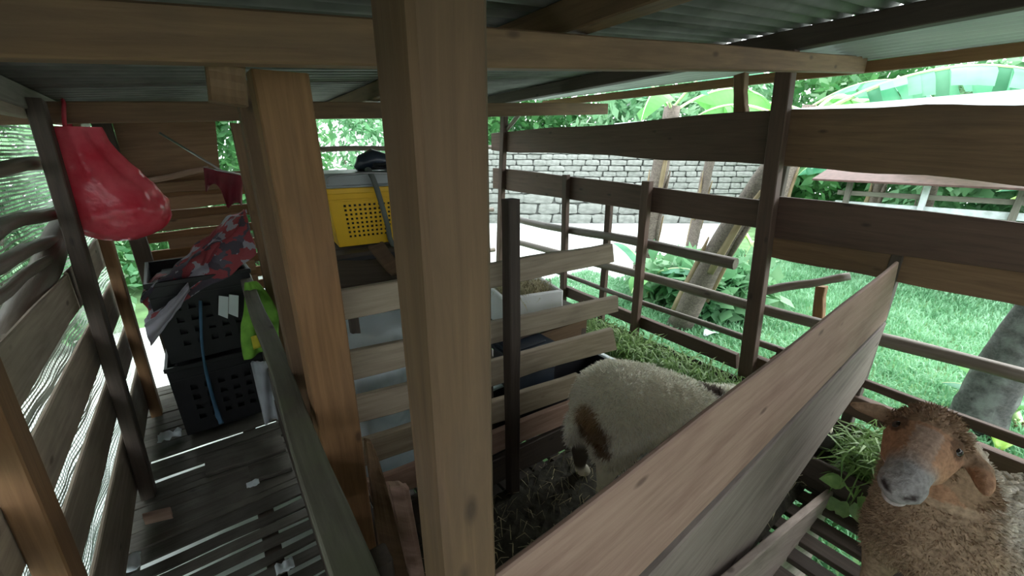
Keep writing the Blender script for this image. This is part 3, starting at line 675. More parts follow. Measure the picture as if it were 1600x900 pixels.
# brown sheep looking at the camera
bs = thing('sheep', 'brown woolly sheep with grey muzzle looking towards the viewer at right', 'sheep', (1.55, -.08, .0))
E_ = Vector((.03, -1, -.10)).normalized(); L_ = Vector((-.94, -.06, -.30)).normalized(); L_ = (L_ - E_ * L_.dot(E_)).normalized(); N_ = -(E_.cross(L_))
P0 = Vector((1.45, .075, .775))
def hp(a, b, c): return P0 + E_ * a + L_ * b + N_ * c
def bcol(c):
    l = Vector(((c - P0).dot(E_), (c - P0).dot(L_), (c - P0).dot(N_))); n = mnoise.noise(c * 14) * .5
    face = Vector((.36, .20, .12)); k = Vector((.38, .27, .185))
    k = k.lerp(Vector((.62, .56, .48)), max(0, min(1, ((c.x - 1.60) * .8 - (c.y + .05) * 1.2 + (c.z - .45) * .5 + n * .1) / .12)))
    if l.length < .33 and l.y > -.06 and c.x < P0.x + .1 and c.z > .60:
        k = face.copy()
        if l.y < .045: k = k.lerp(Vector((.25, .17, .11)), .8)
        # pale band down the nose and grey muzzle
        m = max(0, min(1, (l.y - .135 + n * .03) / .04)); k = k.lerp(Vector((.27, .255, .25)), m)
        if abs(l.x) < .028 and .06 < l.y < .16: k = k.lerp(Vector((.34, .28, .24)), .5)
        if l.z < -.028 and l.y > .13: k = k.lerp(Vector((.58, .50, .50)), .8)
        for sg in (-1, 1):
            q_ = l - Vector((sg * .024, .245, .012)); t = math.sqrt((q_.x * 1.0 - q_.z * .6 * sg) ** 2 + (q_.z * 1.6) ** 2 + q_.y ** 2 * .2)
            k = k.lerp(Vector((.03, .02, .02)), max(0, min(1, (.017 - t) / .008)))
            t = (l - Vector((sg * .058, .055, .035))).length
            if t < .026: k = k.lerp(Vector((.09, .05, .03)), .8)
        if l.y > .15 and abs(l.z + .032 - .1 * abs(l.x)) < .009: k = k.lerp(Vector((.07, .05, .05)), .8 * (1 - abs(l.z + .032 - .1 * abs(l.x)) / .009))
    return k
def hc(*a): return [(hp(x, y, z), r) for x, y, z, r in a]
chains = [hc((0, -.02, -.02, .074), (0, .03, .0, .072), (0, .09, .01, .060), (0, .155, .006, .049), (0, .205, .0, .044), (0, .222, -.002, .038)),
          hc((0, .02, -.04, .06), (0, .10, -.05, .046), (0, .17, -.048, .034), (0, .212, -.044, .029)),
          hc((-.03, .06, -.005, .05), (-.026, .11, -.015, .042)), hc((.03, .06, -.005, .05), (.026, .11, -.015, .042)),
          hc((-.046, .04, .026, .026), (-.04, .075, .022, .02)), hc((.046, .04, .026, .026), (.04, .075, .022, .02)),
          hc((-.024, .205, .006, .026), (-.024, .226, .002, .022)), hc((.024, .205, .006, .026), (.024, .226, .002, .022)),
          hc((-.065, .0, -.01, .02), (-.105, .005, -.005, .024), (-.14, .02, .0, .018), (-.165, .03, .003, .009)),
          hc((.07, .0, -.015, .022), (.11, .03, -.02, .026), (.125, .075, -.015, .02), (.13, .105, -.01, .009)),
          [(hp(0, -.03, -.05), .078), ((1.54, .05, .66), .105), ((1.56, .02, .55), .135), ((1.57, -.02, .43), .175), ((1.68, -.12, .40), .185), ((1.88, -.30, .40), .19), ((1.96, -.38, .38), .17)],
          [((1.58, .07, .34), .09), ((1.57, .08, .22), .05), ((1.57, .08, .16), .038), ((1.57, .08, .05), .027), ((1.55, .085, .03), .033)],
          [((1.50, -.10, .34), .09), ((1.48, -.11, .22), .05), ((1.48, -.11, .16), .038), ((1.48, -.11, .05), .027), ((1.46, -.105, .03), .033)],
          [((1.96, -.28, .34), .11), ((1.99, -.28, .22), .06), ((2.0, -.3, .18), .042), ((1.97, -.28, .05), .027), ((1.95, -.27, .03), .033)],
          [((1.84, -.42, .34), .11), ((1.88, -.45, .22), .06), ((1.90, -.46, .18), .042), ((1.87, -.45, .05), .027), ((1.85, -.44, .03), .033)]]
me, co, no, col = blob('body', WOOL_B, chains, .0085, bcol, 4)
off = np.array(bs.location); me.vertices.foreach_set('co', (co - off).ravel().astype(np.float32)); link('body', me, None, bs, bs.location)
lh = np.array([(Vector(c) - P0).dot(L_) for c in co]); dist = np.linalg.norm(co - np.array(P0), axis=1)
wool = (co[:, 2] > .25) & ~((dist < .30) & (lh > .035) & (co[:, 2] > .58)) & ~((np.abs((co - np.array(P0)) @ np.array(E_)) > .085) & (dist < .2))
fur('fleece', bs, co, no, col, wool, 45000, .016, .0016, WOOL_B, (.05, .0, -.3), 7, .6)
# curly pale locks on the back
bw = wool & (co[:, 0] > 1.60) & (co[:, 2] > .30); idx = np.where(bw)[0]; r7 = np.random.default_rng(9)
bmc = bmesh.new(); bmesh.ops.create_icosphere(bmc, subdivisions=1, radius=1); bv = np.array([v.co[:] for v in bmc.verts]); bf = np.array([[v.index for v in f.verts] for f in bmc.faces]); bmc.free()
kk = r7.choice(idx, 1500); sc = r7.uniform(.006, .0135, 1500)
V = (bv[None] * sc[:, None, None] * r7.uniform(.7, 1.3, (1500, 1, 3)) + (co[kk] + no[kk] * .007)[:, None]).reshape(-1, 3) ; V += r7.normal(0, .0014, V.shape)
Fc = (bf[None] + (np.arange(1500) * len(bv))[:, None, None]).reshape(-1, 3); bb = np.array(bs.location)
o = npmesh('curls', V - bb, Fc, WOOL_B, bs, bs.location, np.repeat(np.clip(col[kk] * r7.uniform(.9, 1.35, (1500, 1)), 0, 1), len(bv), 0)); o['kind'] = 'stuff'; o.data.polygons.foreach_set('use_smooth', [True] * len(o.data.polygons))
for sg in (-1, 1):
    link('eye', ringmesh('eye', [(0, 0, -.013), (0, 0, -.008), (0, 0, 0), (0, 0, .008), (0, 0, .013)], [.003, .011, .0135, .011, .003], 12), EYEM, bs, hp(sg * .056, .058, .030), smooth=True)

# ------------------------------------------------------------------ goods stored behind the partition
def crate(name, label, cat, loc, sx, sy, sz, mat, rotz=0, taper=.88, holes=True, colnum=12, rows=6, parts=('base', 'front_panel', 'back_panel', 'side_panel', 'rim')):
    """perforated basket: each wall a grid of slots, thick rim"""
    t = thing(name, label, cat, loc); R = Matrix.Rotation(rotz, 3, 'Z'); b = Vector(loc)
    def wall(nm, p0, p1, q1, q0):       # bottom p0-p1, top q0-q1
        bm = bmesh.new(); nx, ny = colnum * 2 + 1, rows * 2 + 3
        g = [[None] * (nx + 1) for _ in range(ny + 1)]
        for j in range(ny + 1):
            for i in range(nx + 1):
                u, v = i / nx, j / ny; v = .12 + v * .68 if 0 < j < ny else v
                u = .10 + u * .8 if 0 < i < nx else u
                a = Vector(p0).lerp(Vector(p1), u); c = Vector(q0).lerp(Vector(q1), u); g[j][i] = bm.verts.new(R @ a.lerp(c, v))
        for j in range(ny):
            for i in range(nx):
                if holes and i % 2 == 1 and j % 2 == 1 and 0 < j < ny - 1 and not (j == ny // 2): continue
                bm.faces.new((g[j][i], g[j][i + 1], g[j + 1][i + 1], g[j + 1][i]))
        me = bpy.data.meshes.new(nm); bm.to_mesh(me); bm.free(); o = link(nm, me, mat, t, b)
        md = o.modifiers.new('thickness', 'SOLIDIFY'); md.thickness = .005; md.offset = 0
    a, c = sx / 2 * taper, sy / 2 * taper; A2, C2 = sx / 2, sy / 2
    wall('front_panel', (-a, -c, 0), (a, -c, 0), (A2, -C2, sz), (-A2, -C2, sz)); wall('back_panel', (-a, c, 0), (a, c, 0), (A2, C2, sz), (-A2, C2, sz))
    wall('side_panel', (-a, -c, 0), (-a, c, 0), (-A2, C2, sz), (-A2, -C2, sz)); wall('side_panel', (a, -c, 0), (a, c, 0), (A2, C2, sz), (A2, -C2, sz))
    boxes('base', t, [((0, 0, .003), (2 * a, 2 * c, .006))], mat, b, rotz, 0)
    boxes('rim', t, [((0, -C2, sz), (sx + .02, .016, .024)), ((0, C2, sz), (sx + .02, .016, .024)), ((-A2, 0, sz), (.016, sy, .024)), ((A2, 0, sz), (.016, sy, .024))], mat, b, rotz, .003)
    boxes('rib', t, [((0, -C2 * .985, sz * .84), (sx * .985, .014, .010))], mat, b, rotz, .002)
    return t
yc = crate('plastic_basket', 'yellow perforated plastic basket on the store shelf behind the posts', 'basket', (.70, 2.08, 1.06), .46, .32, .25, YEL, -.10, colnum=16, rows=7)
boxes('hole_shade', yc, [((0, 0, .11), (.38, .24, .20))], BLACKP, (.70, 2.08, 1.06), -.1, .01)  # dark block added inside so the basket holes look shaded
gt = thing('plastic_tray', 'grey plastic tray lying upside down on the yellow basket', 'tray', (.70, 2.08, 1.325))
boxes('tray_shell', gt, [((0, 0, .03), (.48, .33, .06)), ((0, 0, .005), (.52, .37, .012))], GREYP, (.70, 2.08, 1.325), -.1, .008)
tube('wire_handle', gt, spline([(.46, 1.93, 1.345), (.48, 1.91, 1.375), (.62, 1.90, 1.385), (.74, 1.89, 1.38)]), .004, METAL)
pl_ = Vector((.72, 2.08, 1.39))
tube('plastic_lid', gt, [pl_ + Vector((-.08, 0, 0)), pl_ + Vector((-.05, 0, .03)), pl_ + Vector((0, 0, .045)), pl_ + Vector((.06, 0, .035)), pl_ + Vector((.1, 0, 0))], [.02, .04, .05, .04, .02], BLUEB)
cord = thing('cord_bundle', 'black tangled cord lying on the grey tray', 'cord', (.76, 1.98, 1.39))
rc = random.Random(2); tube('cord_loop', cord, spline([(.76 + rc.uniform(-.09, .12), 1.96 + rc.uniform(-.03, .04), 1.395 + rc.uniform(0, .03)) for _ in range(12)], 70), .006, BLACKP, 6)
st = thing('strap', 'dark grey strap tied down over the yellow basket', 'strap', (.66, 1.9, 1.1))
o = tube('webbing', st, spline([(.66, 2.0, 1.392), (.645, 1.925, 1.39), (.655, 1.885, 1.32), (.69, 1.89, 1.15), (.71, 1.90, 1.055), (.78, 1.8, .93)], 30), .012, STRAPG, 8)
sh = thing('store_shelf', 'dark shelf boards on legs below the yellow basket', 'shelf', (.75, 2.1, 0))
for k in range(4): plank('board', sh, (.38, 1.86 + k * .13, 1.045), (1.02, 1.86 + k * .13, 1.045), (1.02, 1.97 + k * .13, 1.045), (.38, 1.97 + k * .13, 1.045), .02, WD, (0, 0, 1), n=4)
for xx in (.42, .98):
    for yy in (1.9, 2.3): post('leg', sh, (xx, yy, 0), (xx, yy, 1.02), .04, .04, WD)
boxes('dark_bin', None, [((0, 0, .16), (.5, .35, .32)), ((0, 0, .325), (.53, .38, .02))], BLACKP, (.66, 2.1, .68), 0, .02)['label'] = 'black plastic bin tucked under the store shelf'
bpy.context.view_layer.update(); C.objects['dark_bin']['category'] = 'bin'
for yy in (1.95, 2.25): beam('shelf_bearer', sh, (.40, yy, .655), (1.0, yy, .655), .04, .04, WD)
rbk = thing('wooden_bench', 'reddish brown wide bench top in front of the black bin', 'bench', (.6, 1.5, 0))
for xx in (.42, .66): post('leg', rbk, (xx, 1.64, 0), (xx, 1.64, 1.0), .035, .035, WD)
plank('board', rbk, at(518, 407, 1, 1.62), at(640, 402, 1, 1.62), at(640, 440, 1, 1.40), at(524, 447, 1, 1.40), .03, WD, (0, -1, 1), wob=.006)
rb2 = thing('loose_plank', 'short brown plank propped aslant below the yellow basket', 'plank', (.66, 1.5, .9))
plank('board', rb2, at(575, 385, 1, 1.58), at(598, 378, 1, 1.58), at(628, 418, 1, 1.45), at(612, 430, 1, 1.45), .02, WB, (0, -1, 0))
# milky sheet over sacks, behind the lower boards
def tarpf(u, v):
    x = .32 + .68 * u; z = .88 - .84 * v; yv = 1.50 + .05 * mnoise.noise((u * 4, v * 4, 3)) + .03 * mnoise.noise((u * 11, v * 9, 1)) + .05 * v
    if v < .15: yv += (.15 - v) * 3.0; z = .765 + .02 * mnoise.noise((u * 8, v * 20, 3))
    return (x, yv, z)
o = sheet('plastic_sheet', None, tarpf, 40, 40, TARP, .002); tag(o, 'milky white plastic sheet hanging behind the partition boards', 'sheet')
# foam box with straw, crates on the right of the store
fb = thing('foam_box', 'white foam box filled with straw behind the partition', 'box', (1.30, 1.62, .62))
bxs = [((0, 0, .01), (.34, .26, .02)), ((-.16, 0, .09), (.025, .26, .18)), ((.16, 0, .09), (.025, .26, .18)), ((0, -.12, .09), (.34, .025, .18)), ((0, .12, .09), (.34, .025, .18))]
boxes('box_shell', fb, bxs, FOAM, (1.32, 1.66, .60), -.25, .006)
o = hay('straw_fill', 'x', 1500, lambda r: (1.32 + r.uniform(-.13, .13), 1.66 + r.uniform(-.09, .09), .73 + r.uniform(0, .05)), .03, .09, .002, STRAW, 12); del o['label'], o['category']; o.parent = fb; o.location = -Vector(fb.location)
bin2 = thing('storage_bin', 'dark wooden stand holding the white foam box', 'stand', (1.35, 1.72, 0))
plank('top_board', bin2, (1.1, 1.9, .595), (1.7, 1.9, .595), (1.7, 1.5, .595), (1.1, 1.5, .595), .025, WD, (0, 0, 1))
for xx in (1.14, 1.66):
    for yy in (1.54, 1.86): post('leg', bin2, (xx, yy, 0), (xx, yy, .57), .045, .045, WD)
plank('side_board', bin2, (1.14, 1.52, .55), (1.68, 1.52, .55), (1.68, 1.52, .42), (1.14, 1.52, .42), .02, WB, (0, -1, 0))
def tub(name, label, loc, sx, sy, sz, rotz, mat, rimmat=None):
    t = thing(name, label, 'tub', loc); w = .012
    boxes('tub_shell', t, [((0, 0, w / 2), (sx, sy, w)), ((-sx / 2, 0, sz / 2), (w, sy, sz)), ((sx / 2, 0, sz / 2), (w, sy, sz)), ((0, -sy / 2, sz / 2), (sx, w, sz)), ((0, sy / 2, sz / 2), (sx, w, sz))], mat, loc, rotz, .004)
    boxes('rim', t, [((0, -sy / 2 - .01, sz), (sx + .05, .03, .018)), ((0, sy / 2 + .01, sz), (sx + .05, .03, .018)), ((-sx / 2 - .01, 0, sz), (.03, sy, .018)), ((sx / 2 + .01, 0, sz), (.03, sy, .018))], rimmat or mat, loc, rotz, .004)
    return t
t = tub('plastic_tub', 'blue black lidded plastic tub between partition boards', (1.20, 1.50, .33), .24, .2, .2, 0, BLUEB); boxes('lid', t, [((0, 0, .215), (.26, .22, .02)), ((0, 0, .228), (.18, .14, .012))], BLUEB, (1.20, 1.50, .33), 0, .006)
tub('long_trough', 'long black plastic trough behind the lower partition boards', (1.30, 1.42, .12), .86, .19, .21, 0, BLACKP, TARP)
# ------------------------------------------------------------------ goods at the end of the aisle
c1 = crate('black_crate', 'lower black plastic crate at the end of the aisle', 'crate', (-.08, 2.78, .02), .42, .50, .40, BLACKP, .0, .96, True, 5, 3)
c2 = crate('black_crate', 'upper black plastic crate under the printed cloth', 'crate', (-.07, 2.78, .45), .42, .50, .42, BLACKP, .04, .96, True, 5, 3)
boxes('crate_lining', c1, [((0, 0, .2), (.34, .42, .36))], BLACKP, (-.08, 2.78, .02), 0, .01); boxes('crate_lining', c2, [((0, 0, .2), (.34, .42, .38))], BLACKP, (-.07, 2.78, .45), 0, .01)
def clothf(u, v):
    # bundled along a ridge from low left to high right
    p = Vector((-.30, 2.50, .74)).lerp(Vector((.20, 2.56, 1.06)), u)
    a = (v - .5) * 5.2; rr = .075 + .055 * u + .02 * mnoise.noise((u * 7, v * 5, 2)) + .02 * math.sin(v * 26 + u * 9) * .6
    return (p.x + .02 * mnoise.noise((u * 9, v * 7, 0)), p.y - rr * math.sin(a) * .55 + .22 * (1 - abs(2 * v - 1)) * (v > .5), p.z + rr * math.cos(a) * .95 + .02 * mnoise.noise((u * 6, v * 9, 4)))
o = sheet('printed_cloth', None, clothf, 46, 34, PRINT, .003); tag(o, 'bundled red and grey printed cloth draped over the black crates', 'cloth')
def flapf(u, v): return (-.31 + .20 * u, 2.47 - .03 * math.sin(u * 3) + .015 * math.sin(v * 9), .70 + .17 * u - (.04 + .07 * (1 - u)) * v + .01 * mnoise.noise((u * 6, v * 6, 0)))
o = sheet('pale_cloth', None, flapf, 16, 8, plain('pale lilac lining', (.42, .40, .46), .8), .003); tag(o, 'pale lilac cloth corner hanging left of the black crates', 'cloth')
st2 = thing('blue_strap', 'blue strap hanging down the front of the black crates', 'strap', (-.14, 2.48, 0))
tube('webbing', st2, spline([at(313, 470, 1, 2.47), at(315, 530, 1, 2.46), at(322, 580, 1, 2.47), at(338, 640, 1, 2.48), at(346, 662, 1, 2.46)], 24), .013, BLUES, 8, .5)
for (x0, y0, lab) in ((342, 462, 'left white paper tag hanging under the printed cloth'), (358, 460, 'right white paper tag hanging under the printed cloth')):
    p = [at(x0, y0, 1, 2.45), at(x0 + 15, y0 + 2, 1, 2.45), at(x0 + 14, y0 + 36, 1, 2.44), at(x0 - 1, y0 + 30, 1, 2.44)]
    tag(plank('paper_tag', None, *p, .002, WHITE, (0, -1, 0), n=2, wob=0), lab, 'tag')
def greenf(u, v):
    w = .03 + .075 * min(1, v * 1.8) ** .8; x = .135 + (u - .5) * w * 1.6 + .015 * math.sin(v * 5); z = .865 - .37 * v - .03 * abs(u - .5) * (v > .8)
    return (x, 2.33 - .18 * v * .2 + .02 * math.sin(u * 11 + v * 3) * v + .01 * mnoise.noise((u * 5, v * 5, 0)), z)
g = thing('green_cloth', 'lime green cloth hung over the end of the mossy rail', 'cloth', (.11, 2.3, .5))
sheet('cloth', g, greenf, 18, 24, GREENC, .003)
def yf(u, v): return (.085 + .04 * u, 2.275 + .004 * math.sin(u * 8), .60 - .07 * v + .01 * u)
sheet('yellow_patch', g, yf, 5, 5, YELC, .003)
def clf(u, v): return (.06 + .10 * u, 2.28 + .02 * math.sin(u * 9 + v * 4), .46 - .36 * v + .01 * mnoise.noise((u * 7, v * 6, 0)))
o = sheet('clear_bag', None, clf, 14, 18, CLEAR, .002); tag(o, 'cloudy clear plastic film below the green cloth', 'plastic bag')
# red carrier bag hanging from the far rafter
rbag = thing('red_bag', 'red plastic carrier bag hanging full from the rafter at left', 'plastic bag', at(170, 300, 1, 2.47))
BY = 2.47
axis = spline([at(118, 198, 1, BY), at(130, 235, 1, BY), at(152, 280, 1, BY), at(180, 318, 1, BY), at(198, 345, 1, BY), at(212, 374, 1, BY)], 36)
V = []; Fc = []; ns = 36; nr = len(axis)
for i, p in enumerate(axis):
    t = i / (nr - 1); w = (.070 + .105 * math.sin(min(1, t * 1.2) * math.pi * .5) ** 1.4) * math.sqrt(max(.004, 1 - max(0, (t - .62) / .38) ** 2.4)); dpt = w * (.5 + .25 * t)
    d = (axis[min(i + 1, nr - 1)] - axis[max(i - 1, 0)]).normalized(); s = d.cross(Vector((0, 1, 0))).normalized(); b = d.cross(s)
    for k in range(ns):
        a = 2 * math.pi * k / ns; fold = 1 + (.10 * (1 - t) + .03) * math.sin(a * 5 + t * 4) + .09 * mnoise.noise((math.cos(a) * 2.5, math.sin(a) * 2.5, t * 7)) + .05 * mnoise.noise((math.cos(a) * 6, math.sin(a) * 6, t * 12)) + .03 * math.sin(a * 11 + t * 9)
        V.append(tuple(p + s * math.cos(a) * w * fold + b * math.sin(a) * dpt * fold - Vector(rbag.location)))
for i in range(nr - 1):
    for k in range(ns): Fc.append((i * ns + k, i * ns + (k + 1) % ns, (i + 1) * ns + (k + 1) % ns, (i + 1) * ns + k))
Fc.append(tuple((nr - 1) * ns + k for k in range(ns)))
me = bpy.data.meshes.new('bag_body'); me.from_pydata(V, [], Fc); link('bag_body', me, REDBAG, rbag, rbag.location, smooth=True)
tube('handle', rbag, spline([at(104, 212, 1, 2.47), at(100, 185, 1, 2.51), at(100, 163, 1, 2.55), at(98, 160, 1, 2.60), at(103, 175, 1, 2.64), at(112, 205, 1, 2.63), at(125, 212, 1, 2.5)], 20), .014, REDBAG, 8, .5)
# maroon umbrella
um = thing('folded_umbrella', 'dark maroon cloth hanging from a thin metal rod near the end wall', 'umbrella', at(340, 280, 1, 2.75))
tube('rod', um, [at(250, 208, 1, 3.0), at(348, 268, 1, 2.75)], .006, METAL)
tube('rib', um, [at(318, 262, 1, 2.75), at(340, 266, 1, 2.74), at(378, 273, 1, 2.72)], .005, METAL)
def mf(u, v):
    q0 = at(318 + 62 * u, 262 + 11 * u, 1, 2.74); q1 = at(322 + 55 * u, 300 + 45 * u - 25 * abs(math.sin(u * 5)), 1, 2.72)
    p = q0.lerp(q1, v); return (p.x, p.y + .03 * math.sin(u * 12) * v, p.z)
sheet('cloth', um, mf, 20, 10, MAROON, .003)
# floor litter
of_ = plank('wood_offcut', None, (-.43, 1.99, .055), (-.34, 1.96, .055), (-.34, 1.93, .055), (-.43, 1.96, .055), .045, WP, (0, 0, 1), n=2); tag(of_, 'small pale wood offcut lying at the foot of the dark left post', 'offcut')
for (x, y, lab, s) in ((265, 680, 'crumpled clear plastic scrap by the black crate', .05), (195, 885, 'crumpled white plastic scrap at the left front corner', .045), (445, 885, 'flat grey plastic scrap on the front floor board', .03), (395, 755, 'pale plastic scrap lying on the middle floor slats', .025)):
    p = at(x, y, 2, .03); rr_ = random.Random(x); o1 = rr_.random() * 9
    def cf(u, v): return (p.x + (u - .5) * s * 2, p.y + (v - .5) * s * 1.6, p.z + s * .35 * (1 + mnoise.noise((u * 4, v * 4, o1)) * 1.5) - s * .3)
    tag(sheet('plastic_scrap', None, cf, 8, 8, WHITE, .001), lab, 'litter')

# ------------------------------------------------------------------ shade net along the left side
def net(name, label, p0, p1, z0, z1, nh, nv2, w):
    V = []; Fc = []; p0, p1 = Vector(p0), Vector(p1); d = (p1 - p0); nseg = 44; r = random.Random(3)
    nrm = Vector((-d.y, d.x, 0)).normalized()
    def pt(u, z):
        return p0 + d * u + Vector((0, 0, z)) + nrm * (.05 * mnoise.noise((u * 5, z * 3, 0)) + .02 * mnoise.noise((u * 16, z * 11, 4)))
    for j in range(nh):
        z = z0 + (z1 - z0) * j / (nh - 1); ww = w * r.uniform(.5, 1.5)
        for i in range(nseg + 1):
            u = i / nseg; zz = z + .008 * mnoise.noise((u * 9, j * .4, 0)); a = pt(u, zz); V += [tuple(a - Vector((0, 0, ww))), tuple(a + Vector((0, 0, ww)))]
            if i: k = len(V) - 4; Fc.append((k, k + 2, k + 3, k + 1))
    for j in range(nv2):
        u = j / (nv2 - 1)
        for i in range(25):
            z = z0 + (z1 - z0) * i / 24; a = pt(u, z) + nrm * .002; e = d.normalized() * w * .6; V += [tuple(a - e), tuple(a + e)]
            if i: k = len(V) - 4; Fc.append((k, k + 2, k + 3, k + 1))
    o = npmesh(name, V, Fc, NET); tag(o, label, 'net'); return o
net('shade_net', 'grey green woven shade net hanging outside the left wall', (-.72, .4, 0), (-.60, 4.2, 0), GZ + .03, 1.62, 120, 150, .0042)

# ------------------------------------------------------------------ plants and things outside
def leafcloud(name, label, cat, c, sz, n, ls, mat, seed, group=None):
    t = thing(name, label, cat, (c[0], c[1], GZ), group); r = np.random.default_rng(seed)
    d = r.normal(0, 1, (n, 3)); d /= np.linalg.norm(d, axis=1)[:, None]; rad = r.uniform(.45, 1, (n, 1)) ** .5
    lump = 1 + .22 * np.sin(d[:, :1] * 5 + seed) + .18 * np.sin(d[:, 1:2] * 7 + 2 * seed)
    P = d * rad * np.array(sz) * lump + np.array([0, 0, c[2] - GZ]); P[:, 2] = np.maximum(P[:, 2], .03)
    a = r.normal(0, 1, (n, 3)) + d * .3 - np.array([0, 0, .5]); a /= np.linalg.norm(a, axis=1)[:, None]; b = np.cross(a, r.normal(0, 1, (n, 3)) + np.array([0, 0, 1.5])); b /= np.linalg.norm(b, axis=1)[:, None] + 1e-6
    L = (ls * r.uniform(.6, 1.4, n))[:, None]; V = np.stack([P, P + a * L * .5 + b * L * .26, P + a * L, P + a * L * .5 - b * L * .26], 1).reshape(-1, 3)
    Fc = np.arange(n)[:, None] * 4 + np.array([[0, 1, 2, 3]])
    o = npmesh('foliage', V, Fc, mat, t, t.location); o['kind'] = 'stuff'
    for k in range(3):
        e = Vector((rng.uniform(-.4, .4) * sz[0], rng.uniform(-.4, .4) * sz[1], c[2] - GZ)); tube('stem', t, [Vector(t.location) + e * .1 * Vector((1, 1, 0)).length * 0, Vector(t.location) + e * .5 + Vector((0, 0, .1)), Vector(t.location) + e], [.05, .035, .015], BARK)
    return t
def banana(base, h, lean, r0, leaves, label, seed, bark=None, cat='banana plant', cut=False):
    t = thing('banana_plant', label, cat, base); b = Vector(base); top = b + Vector((lean[0], lean[1], h)); r = random.Random(seed)
    pts = spline([b, b.lerp(top, .5) + Vector((lean[0] * -.08, lean[1] * -.08, 0)), top], 12)
    o = tube('stem', t, pts, [r0 * (1.15 - .35 * i / 12) for i in range(13)], bark or BARK, 14, jit=.05)
    for k in range(7):      # loose sheaths peeling off the stem
        a = r.uniform(0, 6.28); i0 = r.randrange(0, 7); i1 = i0 + 5; rad = r0 * 1.06; e = Vector((math.cos(a), math.sin(a), 0))
        tube('sheath', t, [pts[i] + e * (rad * (1.1 - .3 * i / 12) + .02 * max(0, i - i1 + 2)) for i in range(i0, i1 + 1)], [r0 * .35, r0 * .42, r0 * .42, r0 * .36, r0 * .25, r0 * .08], DRY if k % 3 else bark or BARK, 6, .35)
    for (az, el, L, Wd, dr, torn, mt) in leaves: bleaf(t, top - Vector((0, 0, r.uniform(0, .12))), az, el, L, Wd, dr, torn, mt, r.random())
    return t
def bleaf(parent, base, az, el, L, Wd, droop, torn, mat, seed):
    r = random.Random(seed); n = 22; pts = []; p = Vector(base); e = el; st_ = .22
    hx = Vector((math.cos(az), math.sin(az), 0)); side = Vector((-hx.y, hx.x, 0))
    for i in range(n + 1):
        pts.append(p.copy()); p = p + (hx * math.cos(e) + Vector((0, 0, math.sin(e)))) * (L / n); e -= droop / n * (.4 + 1.3 * i / n)
    V = []; Fc = []; c = pts[n // 2]
    def wid(t): return Wd * .5 * min(1, (t - st_) / .12) ** .6 * (1 - max(0, (t - .55) / .45) ** 2.2) if t > st_ else 0
    for sg in (-1, 1):
        k0 = int(st_ * n); grp = 0; ang = .25
        gaps = set(i for i in range(k0 + 1, n) if torn and r.random() < torn)
        for i in range(k0, n):
            if i in gaps or i == k0: ang = r.uniform(.1, .5) + (r.uniform(0, .9) if torn else 0)
            q_ = []
            for (ii, sh_) in ((i, .0), (i + 1, -.12 if (i + 1) in gaps else 0)):
                tt = (ii + sh_) / n; j = min(n, ii); a = pts[j]; d = (pts[min(n, j + 1)] - pts[max(0, j - 1)]).normalized(); up = side.cross(d) * -1
                if up.z < 0: up = -up
                w = wid(tt); out = side * sg * math.cos(ang) - up * math.sin(ang) * .8 - Vector((0, 0, .25 * ang)); fw_ = d * w * .25
                q_.append([a, a + out * w * .5 + up * w * .10 + fw_ * .5, a + out * w + fw_])
            b = len(V); V += [tuple(x - c) for x in q_[0] + q_[1]]; Fc += [(b, b + 1, b + 4, b + 3), (b + 1, b + 2, b + 5, b + 4)]
    me = bpy.data.meshes.new('leaf'); me.from_pydata(V, [], Fc); o = link('leaf', me, mat, parent, c, smooth=True)
    me2 = ringmesh('midrib', [q - c for q in pts], [.022 * (1 - .85 * i / n) * min(1, L) for i in range(n + 1)], 6); link('midrib', me2, MIDRIB, o, c)
def R_(d): return math.radians(d)
g0 = lambda x, y: tuple(gp(x, y))
banana(g0(1000, 440), 2.5, (.1, -.15), .13, [(R_(250), .7, 1.7, .5, 1.6, .3, LEAF2), (R_(330), .6, 1.6, .5, 1.5, .2, LEAF), (R_(90), .8, 1.6, .45, 1.5, .3, LEAF2), (R_(200), .5, 1.5, .45, 1.7, .2, LEAF)], 'thick grey banana stem left of centre beyond the right wall', 1)
banana(g0(1060, 512), 2.2, (.25, -.75), .12, [(R_(270), .6, 1.7, .6, 1.5, .85, LEAF2), (R_(0), .6, 1.5, .5, 1.4, .2, LEAF), (R_(150), .6, 1.3, .4, 1.6, .3, LEAF), (R_(220), .4, 1.2, .45, 1.7, .1, LEAF2)], 'leaning peeling banana stem close behind the rails', 2)
banana(g0(1078, 400), 2.1, (.1, -.1), .09, [(R_(260), .5, 1.6, .5, 1.3, .1, LEAF2), (R_(20), .4, 1.5, .5, 1.4, .2, LEAF), (R_(170), .5, 1.4, .5, 1.5, .2, LEAF2)], 'slender banana stem behind the leaning one', 3)
banana(g0(1190, 410), 2.6, (.1, -.2), .12, [(R_(250), .5, 1.8, .55, 1.4, .2, LEAF2), (R_(310), .4, 1.6, .5, 1.5, .2, LEAF), (R_(130), .4, 1.6, .5, 1.5, .2, LEAFY)], 'banana stem half hidden by the tall right post', 4)
banana(g0(1338, 395), 1.7, (.0, -.1), .12, [(R_(240), .4, 1.5, .5, 1.3, .2, LEAF), (R_(180), .5, 1.4, .5, 1.6, .1, LEAFY), (R_(100), .4, 1.5, .5, 1.5, .2, LEAF2), (R_(290), .5, 1.8, .5, 1.4, .4, LEAF2)], 'short banana plant right of the tall post with drying sheaths', 5)
